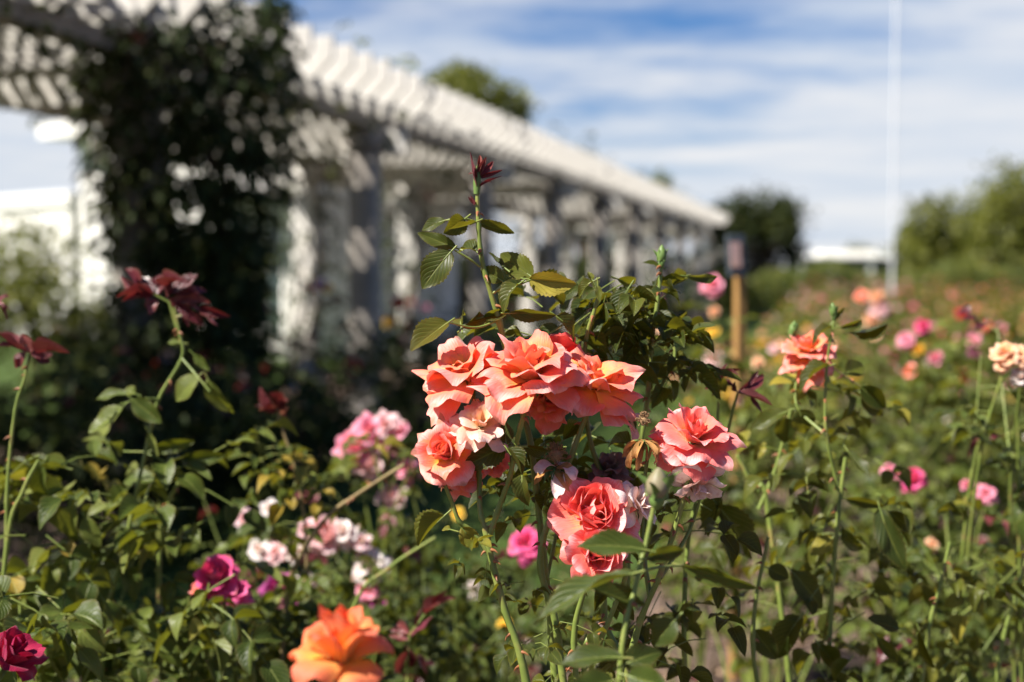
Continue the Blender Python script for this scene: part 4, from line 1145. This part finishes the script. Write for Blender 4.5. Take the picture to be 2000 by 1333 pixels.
# blooms
HERO = [  # style, petals, centre px, py, d, diameter px, axis (right, up, toward), seed, label
    ('blown', 'petal_coral', 906, 712, 1.40, 178, (-.30, .86, .40), 101, 'coral bloom leaning left in the top cluster'),
    ('open', 'petal_coral', 1036, 706, 1.375, 205, (.02, .90, .40), 102, 'large central coral bloom with orange heart'),
    ('blown', 'petal_coral', 1168, 732, 1.41, 172, (.30, .86, .40), 103, 'coral bloom leaning right in the top cluster'),
    ('round', 'petal_deep', 1094, 686, 1.45, 118, (.25, .80, -.30), 104, 'coral bloom behind the top cluster, shade put into its deep red'),
    ('open', 'petal_coral', 1072, 778, 1.43, 120, (.1, .1, .5), 105, 'coral bloom hanging below the top cluster'),
    ('cup', 'petal_coral', 866, 880, 1.372, 138, (-.26, .42, .87), 106, 'smaller cupped coral bloom with a pale orange centre'),
    ('reflexed', 'petal_salmon', 1360, 842, 1.40, 168, (.22, .76, .60), 107, 'many-petalled salmon bloom at the right'),
    ('round', 'petal_salmon', 1160, 1000, 1.375, 166, (-.06, .46, .88), 108, 'rounded salmon bloom low at centre'),
    ('round', 'petal_salmon', 1166, 1082, 1.355, 120, (.1, .10, .95), 109, 'lower salmon bloom half behind a leaf'),
    ('open', 'petal_coral', 905, 922, 1.40, 90, (.25, .15, .6), 110, 'small orange bloom behind the cupped bloom'),
]
for st, pm, px, py, d, dia, ax, sd_, lab in HERO:
    a = C3(*ax)
    s = dia * .93 * d / FPX / .088
    me = bloom(st, sd_, 1.35).mesh('rose_bloom', [pm])
    place_bloom(hero, me, 'rose_bloom', P(px, py, d) - a * .018 * s, a, s, sd_ * 1.3, lab, CALYX[sd_ % 3])
WITH = [
    ('faded', 'petal_faded', 940, 826, 1.372, 118, (.1, .6, .7), 121, 'pale crumpled fading bloom'),
    ('faded', 'petal_blush', 1250, 985, 1.392, 100, (.7, .3, .5), 122, 'whitish spent bloom'),
    ('faded', 'petal_blush', 1366, 948, 1.40, 112, (.1, -.65, .4), 123, 'white wilting petals under the right bloom'),
    ('dried', 'petal_dry', 1258, 852, 1.385, 100, (.05, .95, .2), 124, 'brown shrivelled dead bloom'),
    ('ragged', 'petal_blush', 1092, 900, 1.39, 125, (.1, .95, .2), 125, 'spent bloom with a bare seed head'),
    ('ragged', 'petal_dry', 1080, 908, 1.385, 100, (-.2, .9, .3), 126, None),
    ('faded', 'petal_dusky', 1190, 915, 1.47, 90, (-.1, .7, .5), 127, 'dusky brown dead bloom in the shade'),
    ('ragged', 'petal_blush', 1232, 806, 1.415, 105, (.3, .5, .5), 128, 'last pale petals of a spent bloom'),
    ('faded', 'petal_salmon', 965, 905, 1.42, 75, (.3, -.2, .5), 129, None),
]
for st, pm, px, py, d, dia, ax, sd_, lab in WITH:
    a = C3(*ax); s = dia * d / FPX / .088
    me = bloom(st, sd_, .9).mesh('withered_bloom', [pm])
    place_bloom(hero, me, 'withered_bloom', P(px, py, d) - a * .010 * s, a, s, sd_ * .7, lab, CALYX[sd_ % 3])
def seed_head(root, px, py, d, r, mat='stamen_brown', label=None):
    mb = MB(); rng = np.random.default_rng(int(px))
    c = P(px, py, d)
    tube(mb, [c - UPV * r * .8, c, c + UPV * r * .5], [r * .5, r * .9, r * .3], None, 9)
    for _ in range(70):
        a = nrm(rng.normal(0, 1, 3) + UPV * .7)
        e = c + a * r * rng.uniform(1.0, 1.5)
        tube(mb, [c, c * .4 + e * .6 + rng.normal(0, .0006, 3), e], [.0004, .0003, .0007], None, 4)
    o = mb.build('seed_head', mat, root, origin=root.location)
    if label: o['label'] = label
seed_head(hero, 1086, 886, 1.388, .0085)
seed_head(hero, 1258, 820, 1.388, .006)
# dark red young tip of the tall shoot
mb = MB(); lv = Leaves()
for (bx, by, tx, ty, w) in ((930, 372, 912, 296, 9), (932, 350, 952, 306, 12), (934, 345, 966, 314, 13), (934, 348, 982, 332, 10), (932, 362, 962, 348, 10), (931, 360, 922, 318, 8), (930, 345, 938, 300, 9), (930, 340, 912, 338, 7), (936, 366, 975, 340, 8), (926, 400, 914, 384, 6), (925, 402, 922, 380, 5)):
    a, b = P(bx, by, 1.417), P(tx, ty, 1.417 + hrng.uniform(-.012, .012))
    lv.add(a, b - a, nrm(-FWD + UPV * hrng.uniform(-.2, .9) + RGT * hrng.uniform(-.7, .7)), np.linalg.norm(b - a), w * 1.417 / FPX, hrng.uniform(.1, 1))
lv.emit(mb, 'hi', 5)
tube(mb, [P(931, 380, 1.417), P(932, 360, 1.417), P(933, 335, 1.417), P(934, 322, 1.417)], [.0030, .0042, .0034, .001], None, 8, 1)
mb.build('young_shoot', ['leaf_red', 'calyx_green'], hero, origin=hero.location)
place_bloom(hero, BUD, 'rose_bud', P(1292, 512, 1.55), C3(.02, 1, 0), .62)

# single leaves of the photograph: base px, tip px, width px, distance, tip distance offset, roll, tone number
def leaf(root, b, t, w, d, dd=0.0, roll=0.0, rnd=.4, mat='leaf_hero', seed=0, facing=(0, .5, .85), label=None, stalk=True):
    p, q = P(b[0], b[1], d), P(t[0], t[1], d + dd)
    ax = q - p; L = np.linalg.norm(ax)
    n = rot_about(C3(*facing), ax, roll)
    lv = Leaves(); lv.add(p, ax, n, L, w * 1.06 * d / FPX, rnd)
    mb = MB(); lv.emit(mb, 'hi', seed)
    if stalk: tube(mb, [p - nrm(ax) * .008, p, p + ax * .25 - nrm(n) * .0004], [.0010, .0009, .0005], None, 5, 1)
    o = mb.build('leaf', [mat, 'cane_green'], root, origin=root.location)
    if label: o['label'] = label
    return o
LEAVES = [
    ((870, 431), (819, 444), 27, 1.41, .0, .2, .35, 1), ((908, 428), (872, 456), 42, 1.405, -.01, -.6, .1, 2), ((930, 434), (878, 456), 22, 1.40, -.015, .9, .2, 3), ((931, 434), (1001, 458), 22, 1.42, .02, .4, .45, 4),
    ((892, 485), (819, 457), 30, 1.42, .02, -.5, .4, 5), ((882, 491), (817, 559), 60, 1.41, -.01, .05, .3, 6), ((931, 492), (890, 466), 28, 1.42, .02, .3, .3, 7), ((985, 523), (952, 497), 20, 1.43, .01, .5, .2, 8),
    ((982, 550), (938, 520), 36, 1.42, .0, -.2, .55, 9), ((1041, 543), (980, 498), 52, 1.43, .02, -.4, .70, 10), ((1032, 546), (1125, 558), 50, 1.425, -.01, .9, .95, 11), ((1038, 552), (1108, 590), 56, 1.44, .02, -.3, .45, 12),
    ((1013, 556), (963, 593), 36, 1.41, -.01, .7, .5, 13), ((876, 630), (799, 680), 58, 1.40, -.02, .3, .5, 14), ((901, 639), (892, 595), 32, 1.41, .02, -.5, .6, 15), ((903, 642), (945, 608), 26, 1.42, .02, .8, .4, 16),
    ((994, 612), (1088, 611), 32, 1.41, .0, 1.0, .15, 17), ((1086, 618), (1140, 656), 48, 1.42, .0, -.3, .25, 18), ((944, 620), (998, 607), 22, 1.43, .0, .6, .1, 19), ((1158, 550), (1119, 570), 18, 1.45, .0, .4, .7, 20),
    ((1157, 548), (1149, 529), 13, 1.45, 0, 0, .8, 21), ((1168, 557), (1172, 592), 14, 1.45, 0, .2, .7, 22), ((1287, 521), (1256, 511), 14, 1.55, 0, .4, .4, 23), ((1340, 540), (1413, 549), 15, 1.56, .02, 1.0, .3, 24),
    ((1310, 560), (1345, 530), 30, 1.57, .02, .2, .6, 25),
    ((984, 874), (908, 908), 56, 1.375, -.02, -.35, .12, 26), ((989, 869), (984, 821), 30, 1.37, .0, .3, .3, 27), ((990, 877), (1024, 925), 30, 1.365, -.01, -.5, .25, 28), ((1020, 927), (1017, 990), 32, 1.37, -.01, .5, .5, 29),
    ((1021, 872), (1072, 886), 24, 1.40, .02, .9, .35, 30), ((869, 1007), (807, 1060), 16, 1.38, .0, 1.0, .8, 31), ((901, 1030), (938, 1078), 38, 1.385, .0, .3, .9, 32), ((880, 1035), (862, 1030), 12, 1.38, 0, .4, .85, 33),
    ((1262, 690), (1205, 712), 36, 1.52, .0, .5, .4, 34), ((1215, 700), (1290, 750), 40, 1.53, .0, .1, .65, 35), ((1300, 640), (1360, 640), 34, 1.56, .03, .7, .2, 36), ((1230, 560), (1190, 620), 36, 1.5, .0, .5, .25, 37),
    ((1205, 545), (1250, 560), 26, 1.5, .02, .7, .1, 38), ((1250, 600), (1200, 650), 34, 1.52, -.02, .3, .5, 39), ((1180, 590), (1160, 660), 40, 1.48, .02, -.2, .4, 40), ((1265, 620), (1240, 690), 34, 1.55, 0, .6, .15, 41),
    ((1090, 640), (1040, 668), 36, 1.46, .02, .3, .1, 42), ((1130, 660), (1190, 700), 40, 1.47, .02, 0, .35, 43), ((1160, 690), (1120, 745), 30, 1.48, 0, .3, .2, 44),
    ((1232, 870), (1180, 845), 34, 1.46, .02, .3, .2, 45), ((1100, 860), (1135, 820), 34, 1.46, .02, .2, .3, 46), ((1210, 640), (1260, 690), 42, 1.53, .02, -.2, .3, 47), ((1150, 600), (1205, 575), 30, 1.49, .02, .6, .2, 48),
]
for b, t, w, d, dd, roll, rnd, sd_ in LEAVES: leaf(hero, b, t, w, d, dd, roll, rnd, seed=sd_)
# leaf stalks of the tall shoot
for pts in ([(938, 521, 1.42), (915, 505, 1.415), (888, 489, 1.412)], [(931, 434, 1.418), (905, 428, 1.41), (872, 431, 1.41)], [(960, 575, 1.425), (985, 560, 1.42), (1013, 556, 1.412), (1035, 548, 1.42)], [(975, 625, 1.43), (930, 640, 1.415), (876, 630, 1.40)], [(1030, 872, 1.375), (1008, 872, 1.372), (984, 874, 1.373)], [(1000, 880, 1.375), (1012, 905, 1.37), (1020, 927, 1.37)]):
    cane(hero, pts, .0013, .0009, thorns=0, name='leaf_stalk')
# inner leaves with shade put into their darker tones, and small shoots
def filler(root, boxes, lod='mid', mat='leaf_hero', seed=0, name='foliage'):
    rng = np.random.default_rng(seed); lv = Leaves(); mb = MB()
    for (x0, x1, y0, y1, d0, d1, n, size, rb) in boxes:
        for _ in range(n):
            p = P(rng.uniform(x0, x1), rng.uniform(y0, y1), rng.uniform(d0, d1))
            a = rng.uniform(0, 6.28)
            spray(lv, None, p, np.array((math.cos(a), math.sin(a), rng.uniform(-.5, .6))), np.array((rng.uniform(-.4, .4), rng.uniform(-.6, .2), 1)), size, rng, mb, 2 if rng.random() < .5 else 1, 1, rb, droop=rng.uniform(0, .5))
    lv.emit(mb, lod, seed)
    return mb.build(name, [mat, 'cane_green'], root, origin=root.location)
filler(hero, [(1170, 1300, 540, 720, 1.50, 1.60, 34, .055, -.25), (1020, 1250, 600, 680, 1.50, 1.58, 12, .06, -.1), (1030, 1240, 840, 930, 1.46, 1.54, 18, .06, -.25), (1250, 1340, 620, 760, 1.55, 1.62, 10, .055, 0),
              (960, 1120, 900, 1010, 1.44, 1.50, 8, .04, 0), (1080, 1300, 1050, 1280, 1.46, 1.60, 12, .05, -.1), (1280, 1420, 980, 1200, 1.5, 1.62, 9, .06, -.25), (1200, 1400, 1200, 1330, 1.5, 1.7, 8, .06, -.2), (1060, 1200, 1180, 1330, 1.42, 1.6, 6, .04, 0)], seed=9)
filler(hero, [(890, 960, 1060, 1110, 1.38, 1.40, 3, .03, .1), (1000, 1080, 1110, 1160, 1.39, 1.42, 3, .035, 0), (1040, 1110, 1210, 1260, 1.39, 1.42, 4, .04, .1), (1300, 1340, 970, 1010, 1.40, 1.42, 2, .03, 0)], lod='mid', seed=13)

# --- the foreground shoot with a bud, out of focus in front of the coral bush
fg = empty('rose_bush', (P(1180, 0, 1.10)[0], 1.10, 0), 'blurred foreground rose shoot with one closed green bud', 'rose bush')
fb = np.array(fg.location)
cane(fg, [(fb[0], fb[1], 0), (1190, 1800, 1.12), (1212, 1300, 1.13), (1240, 1150, 1.14), (1262, 1060, 1.15), (1278, 985, 1.15)], .0042, .0030, thorns=3)
place_bloom(fg, BUD_PINK, 'rose_bud', P(1283, 972, 1.15), C3(.05, 1, .1), 1.12, 1.0).scale.z *= .72
for b, t, w, d, dd, roll, rnd, sd_ in [((1262, 1075), (1130, 1046), 52, 1.13, -.01, .4, .3, 1), ((1240, 1120), (1020, 1176), 30, 1.12, .0, 1.1, .35, 1), ((1150, 1145), (1252, 1192), 40, 1.13, .02, -.4, .1, 3), ((1262, 1090), (1330, 1075), 34, 1.14, .02, .5, .1, 4),
                                       ((1330, 1105), (1482, 1142), 40, 1.18, .0, .8, .45, 5), ((1216, 1285), (1088, 1275), 50, 1.10, .0, .7, .15, 6), ((1216, 1300), (1300, 1262), 56, 1.11, .0, .1, .05, 7), ((1200, 1330), (1110, 1350), 60, 1.09, -.02, .2, .15, 8), ((1320, 1210), (1270, 1260), 60, 1.14, .0, .2, .15, 9), ((1225, 1320), (1310, 1345), 60, 1.09, -.02, .2, .3, 10)]:
    leaf(fg, b, t, w, d, dd, roll, rnd, seed=sd_, mat='leaf_green')
cane(fg, [(1240, 1120, 1.14), (1290, 1108, 1.16), (1332, 1105, 1.18)], .0014, .001, thorns=0, name='leaf_stalk')

# --- foreground blooms at the bottom edge
def front_rose(label, px, py, d, dia, style, pm, ax, seed, lean=0):
    root = empty('rose_bush', (P(px + lean, 0, d + .03)[0], d + .03, 0), label, 'rose bush')
    a = C3(*ax); s = dia * d / FPX / .088
    b = P(px, py, d) - a * .018 * s
    cane(root, [(root.location.x, root.location.y, 0), (root.location.x + .01, root.location.y, b[2] * .5), tuple(b - a * .05 + np.array((0, 0, -.03))), tuple(b - a * .008)], .0050, .0030, thorns=6)
    o = place_bloom(root, bloom(style, seed, 1).mesh('rose_bloom', [pm]), 'rose_bloom', b, a, s, seed, None, CALYX[0])
    o.scale.z *= 1.3
    filler(root, [(px - 60, px + 60, py + 160, py + 420, d - .03, d + .08, 12, .10, 0)], seed=seed, mat='leaf_green')
    return root
front_rose('blurred foreground rose bush with one fiery orange bloom at the bottom edge', 668, 1258, 1.02, 190, 'cup', 'petal_orange', (.05, .93, .22), 131)
front_rose('rose bush with one dark crimson bloom in the bottom left corner', 26, 1275, 1.30, 150, 'small', 'petal_crimson', (.55, .72, .10), 132, -40)

# --- the right-hand bush with the orange rose, just behind the focus
rb = empty('rose_bush', (P(1640, 0, 1.78)[0], 1.78, 0), 'open rose bush bearing one orange bloom behind dark leaves on the right', 'rose bush')
rbb = np.array(rb.location)
cane(rb, [tuple(rbb), (1640, 1700, 1.77), (1622, 1330, 1.76), (1622, 1220, 1.76), (1632, 1060, 1.75), (1642, 965, 1.75), (1651, 895, 1.75)], .0056, .0040, thorns=9)
cane(rb, [(1638, 960, 1.75), (1628, 920, 1.75), (1613, 840, 1.74), (1612, 760, 1.74), (1618, 690, 1.735), (1627, 640, 1.73), (1630, 620, 1.73)], .0036, .0020, thorns=4)
cane(rb, [(1613, 850, 1.74), (1560, 800, 1.77), (1555, 750, 1.78), (1575, 700, 1.78)], .0034, .0026, thorns=2)
cane(rb, [tuple(rbb + np.array((-.05, .03, 0))), (1560, 1600, 1.85), (1500, 1000, 1.86), (1475, 960, 1.86), (1440, 890, 1.86)], .0062, .0048, thorns=5)
cane(rb, [(1482, 995, 1.86), (1510, 930, 1.86), (1530, 860, 1.86), (1545, 800, 1.86)], .0050, .0032, thorns=3)
cane(rb, [tuple(rbb + np.array((.04, -.02, 0))), (1760, 1700, 1.8), (1810, 1260, 1.8), (1835, 1150, 1.8), (1855, 1060, 1.8)], .0050, .0034, thorns=6)
cane(rb, [tuple(rbb + np.array((.08, .0, 0))), (1900, 1700, 1.9), (1950, 1300, 1.9), (1985, 1160, 1.9), (2010, 1080, 1.9)], .0054, .0038, thorns=5)
cane(rb, [(1628, 720, 1.735), (1650, 735, 1.74), (1680, 755, 1.745)], .0020, .0012, mat='cane_brown', thorns=1)
a_ = C3(-.05, .88, .42); s_ = 100 * 1.775 / FPX / .088
place_bloom(rb, bloom('reflexed', 141, .9).mesh('rose_bloom', ['petal_coral']), 'rose_bloom', P(1580, 678, 1.775) - a_ * .012, a_, s_, .4, None, CALYX[1])
place_bloom(rb, BUD, 'rose_bud', P(1628, 618, 1.73), C3(-.1, 1, .1), .55)
place_bloom(rb, BUD, 'rose_bud', P(1547, 655, 1.78), C3(.2, 1, 0), .6)
RL_ = [((1540, 803), (1458, 832), 30, 1.74, .0, .3, .5, 1), ((1560, 800), (1580, 855), 52, 1.76, 0, .2, .35, 2), ((1535, 815), (1530, 862), 44, 1.77, .02, 0, .05, 3), ((1655, 880), (1696, 940), 24, 1.74, -.02, -.4, .35, 4), ((1650, 975), (1722, 988), 22, 1.75, .02, .6, .05, 5),
       ((1718, 992), (1758, 1122), 48, 1.74, -.03, .8, .05, 6), ((1645, 1030), (1687, 1095), 24, 1.75, .0, .7, .6, 7), ((1627, 1050), (1584, 1088), 40, 1.76, .0, .2, .9, 8), ((1548, 1118), (1618, 1192), 56, 1.74, .0, .1, .02, 9), ((1757, 1228), (1690, 1212), 46, 1.72, 0, .3, .12, 10),
       ((1712, 1245), (1757, 1294), 24, 1.73, 0, .4, .65, 11), ((1795, 1230), (1826, 1312), 16, 1.74, 0, .6, .7, 12), ((1620, 715), (1540, 738), 24, 1.73, .0, .9, .35, 13), ((1650, 730), (1692, 712), 40, 1.76, .02, .1, .6, 14), ((1625, 640), (1575, 655), 16, 1.73, .0, .8, .2, 15),
       ((1660, 650), (1740, 635), 18, 1.74, .0, .9, .08, 16), ((1630, 625), (1650, 600), 10, 1.73, 0, .2, .3, 17), ((1640, 640), (1700, 630), 16, 1.72, 0, .7, .15, 18), ((1680, 755), (1732, 800), 40, 1.75, 0, .5, .1, 19), ((1400, 985), (1502, 1112), 66, 1.62, .02, .2, .03, 20),  # the darkest tones put shade into these big leaves
       ((1410, 970), (1370, 1050), 50, 1.62, .0, .4, .05, 21), ((1500, 1110), (1540, 1130), 36, 1.7, 0, .2, .05, 22), ((1540, 1000), (1490, 1010), 26, 1.78, 0, .7, .5, 23), ((1580, 960), (1540, 1015), 28, 1.78, 0, .6, .1, 24), ((1600, 1260), (1640, 1310), 40, 1.74, 0, .2, .1, 25), ((1560, 1210), (1500, 1290), 50, 1.70, 0, .2, .04, 26),
       ((1470, 1230), (1520, 1290), 44, 1.7, 0, .3, .06, 27), ((1660, 1290), (1625, 1330), 24, 1.72, 0, .5, .8, 28), ((1690, 760), (1720, 830), 30, 1.76, 0, .7, .15, 29), ((1735, 1000), (1790, 1040), 34, 1.76, 0, .6, .08, 30)]
for b, t, w, d, dd, roll, rnd, sd_ in RL_: leaf(rb, b, t, w, d, dd, roll, rnd, seed=sd_)
filler(rb, [(1440, 1720, 880, 1060, 1.75, 1.95, 13, .065, .05), (1480, 1760, 1080, 1330, 1.72, 1.95, 16, .07, -.1), (1720, 1980, 1000, 1330, 1.8, 2.1, 16, .07, .05), (1540, 1700, 740, 900, 1.78, 1.95, 10, .06, .15)], seed=31)
def red_shoot(root, pts, seed, d, extra=()):
    """Burgundy young leaves: base px, tip px, width px."""
    rng = np.random.default_rng(seed); lv = Leaves(); mb = MB()
    for (bx, by, tx, ty, w) in pts:
        a, b = P(bx, by, d), P(tx, ty, d + rng.uniform(-.03, .03))
        L = np.linalg.norm(b - a)
        for f, sc, an in ((0, 1.0, 0), (.35, .5, rng.choice([-.45, .45]))):
            dd = rot_about(b - a, -FWD + UPV * .4, an + rng.uniform(-.2, .2))
            nn = nrm(-FWD * .5 + UPV * rng.uniform(-.1, .9) + RGT * rng.uniform(-.6, .6))
            lv.add(a + (b - a) * f, dd, nn, L * sc * rng.uniform(.85, 1.05), w * .85 * sc * d / FPX, rng.uniform(.0, 1))
    lv.emit(mb, 'hi', seed)
    for e in extra: tube(mb, [P(*q) for q in e], .0022, .0012, 6, 1)
    return mb.build('young_shoot', ['leaf_red', 'cane_green'], root, origin=root.location)
red_shoot(rb, [(1400, 745, 1358, 726, 18), (1402, 742, 1382, 716, 16), (1405, 742, 1412, 712, 16), (1408, 742, 1442, 716, 16), (1405, 746, 1372, 752, 18), (1408, 748, 1438, 750, 18), (1404, 750, 1400, 770, 16), (1440, 768, 1504, 732, 26), (1440, 768, 1512, 790, 26), (1440, 765, 1430, 750, 12)], 51, 1.66,
          [[(1403, 900, 1.68), (1402, 800, 1.67), (1404, 745, 1.66)], [(1420, 850, 1.68), (1432, 800, 1.67), (1440, 768, 1.66)]])

# --- burgundy shoots of the left bed
lb = empty('rose_bush', (P(270, 0, 1.92)[0], 1.92, 0), 'rose bush with one big burgundy leafed shoot standing against the dark shade', 'rose bush')
lbb = np.array(lb.location)
cane(lb, [tuple(lbb), (230, 1600, 1.92), (200, 1270, 1.92), (245, 1060, 1.92), (285, 880, 1.92), (310, 780, 1.92), (355, 700, 1.92), (350, 650, 1.92), (340, 600, 1.92)], .0056, .0026, thorns=8)
cane(lb, [(355, 700, 1.92), (385, 735, 1.9), (410, 765, 1.89)], .0016, .001, thorns=0, name='leaf_stalk')
cane(lb, [tuple(lbb + np.array((.05, .05, 0))), (330, 1600, 2.0), (310, 1150, 2.0), (325, 1000, 2.0), (350, 940, 2.0)], .0060, .0042, thorns=6)
cane(lb, [(310, 780, 1.92), (275, 780, 1.9), (235, 790, 1.89)], .0016, .001, thorns=0, name='leaf_stalk')
red_shoot(lb, [(300, 580, 208, 537, 34), (300, 575, 222, 570, 34), (310, 575, 300, 530, 40), (330, 575, 400, 540, 40), (335, 570, 410, 562, 40), (330, 585, 380, 600, 44), (300, 585, 286, 605, 30), (345, 590, 390, 640, 26), (390, 605, 447, 630, 26), (380, 610, 402, 650, 20), (320, 560, 350, 538, 38), (300, 570, 255, 545, 38), (330, 580, 330, 545, 36), (335, 600, 420, 590, 30)], 52, 1.92, [[(345, 640, 1.92), (330, 590, 1.92), (300, 575, 1.92)], [(345, 620, 1.92), (380, 605, 1.92)]])
for b, t, w, d, dd, roll, rnd, sd_ in [((388, 735), (333, 780), 44, 1.9, 0, .2, .8, 1), ((405, 738), (448, 822), 26, 1.9, 0, .4, .8, 2), ((378, 692), (412, 725), 20, 1.91, 0, .5, .5, 3), ((240, 795), (178, 852), 48, 1.89, 0, .2, .75, 4), ((258, 780), (318, 828), 40, 1.89, 0, .3, .35, 5), ((250, 770), (182, 768), 26, 1.9, 0, .6, .5, 6), ((265, 770), (235, 758), 24, 1.9, 0, .3, .8, 7),
                                       ((290, 845), (312, 892), 20, 1.91, 0, .4, .9, 8), ((355, 670), (325, 665), 14, 1.92, 0, .4, .7, 9), ((300, 880), (385, 860), 30, 1.93, 0, .6, .4, 10), ((365, 900), (440, 890), 32, 1.93, 0, .5, .35, 11), ((250, 955), (215, 985), 30, 1.9, 0, .3, .7, 12), ((150, 985), (120, 1068), 40, 1.88, 0, .2, .85, 13), ((165, 1010), (195, 1070), 40, 1.88, 0, .3, .8, 14), ((90, 900), (60, 990), 44, 1.86, 0, .3, .5, 15), ((130, 915), (75, 905), 26, 1.86, 0, .5, .8, 16)]:
    leaf(lb, b, t, w, d, dd, roll, rnd, seed=sd_, mat='leaf_green')
filler(lb, [(120, 460, 880, 1120, 1.85, 2.05, 26, .092, .2), (60, 480, 1100, 1333, 1.8, 2.1, 26, .092, .05)], seed=34, mat='leaf_green')
lc = empty('rose_bush', (P(10, 0, 1.80)[0], 1.80, 0), 'rose bush with a wide burgundy shoot cut by the left picture edge', 'rose bush')
lcb = np.array(lc.location)
cane(lc, [tuple(lcb), (-20, 1600, 1.8), (12, 1080, 1.8), (45, 960, 1.8), (75, 900, 1.8)], .0056, .0036, thorns=6)
cane(lc, [(12, 1080, 1.8), (15, 940, 1.8), (30, 800, 1.8), (48, 740, 1.8), (58, 690, 1.8)], .0042, .0024, thorns=4)
red_shoot(lc, [(50, 690, -20, 655, 36), (55, 685, 10, 650, 36), (58, 690, 100, 700, 34), (70, 690, 130, 690, 20), (50, 690, 20, 715, 34), (60, 690, 40, 650, 34), (70, 695, 95, 712, 24)], 53, 1.80)
red_shoot(lc, [(-6, 590, 22, 570, 20), (-6, 592, 18, 600, 18), (-6, 590, 12, 612, 16)], 56, 1.80, [[(-20, 900, 1.8), (-12, 700, 1.8), (-6, 590, 1.8)]])
filler(lc, [(-40, 120, 880, 1200, 1.75, 1.95, 20, .09, .15), (-40, 130, 1080, 1333, 1.6, 1.8, 12, .09, .05)], seed=35, mat='leaf_green')
ld = empty('rose_bush', (P(590, 0, 2.15)[0], 2.15, 0), 'thin rose bush with a small burgundy tip on a reddish stem at centre left', 'rose bush')
ldb = np.array(ld.location)
cane(ld, [tuple(ldb), (590, 1600, 2.15), (600, 1150, 2.15), (590, 980, 2.15), (572, 900, 2.15), (552, 840, 2.15), (542, 800, 2.15)], .0050, .0026, mat='cane_brown', thorns=6)
red_shoot(ld, [(540, 805, 492, 765, 26), (540, 800, 510, 795, 30), (542, 800, 530, 762, 26), (545, 800, 562, 772, 26), (545, 805, 565, 800, 22), (542, 808, 560, 815, 14), (540, 800, 500, 778, 22)], 54, 2.15)
filler(ld, [(495, 600, 875, 940, 2.1, 2.2, 10, .06, .3), (600, 690, 880, 940, 2.1, 2.2, 7, .06, .25), (500, 680, 960, 1250, 2.1, 2.25, 14, .065, .05)], seed=36, mat='leaf_green')
le = empty('rose_bush', (P(560, 0, 2.05)[0], 2.05, 0), 'rose bush whose long bare cane leans right across the pale pink blooms', 'rose bush')
leb = np.array(le.location)
cane(le, [tuple(leb), (545, 1500, 2.05), (560, 1180, 2.05), (585, 1090, 2.04), (640, 1010, 2.03), (700, 965, 2.02), (790, 908, 2.0)], .0060, .0044, mat='cane_brown', thorns=6)
cane(le, [tuple(leb + np.array((.03, 0, 0))), (620, 1500, 2.05), (690, 1190, 2.03), (760, 1110, 2.02), (850, 1050, 2.0)], .0050, .0036, thorns=4)
cane(le, [tuple(leb + np.array((-.03, 0, 0))), (500, 1400, 2.0), (490, 1290, 2.0), (470, 1200, 2.0), (478, 1130, 2.0)], .0038, .0026, thorns=4)
filler(le, [(480, 720, 1130, 1333, 2.0, 2.2, 26, .065, 0), (690, 900, 1100, 1333, 2.1, 2.4, 24, .06, -.05)], seed=37, mat='leaf_green')
red_shoot(le, [(800, 1240, 760, 1210, 26), (800, 1240, 840, 1190, 24), (830, 1200, 882, 1155, 24), (800, 1250, 752, 1250, 26), (790, 1260, 815, 1310, 24), (815, 1280, 850, 1320, 26), (800, 1270, 775, 1330, 22)], 55, 2.0, [[(790, 1500, 2.0), (795, 1330, 2.0), (800, 1240, 2.0), (830, 1200, 2.0)]])
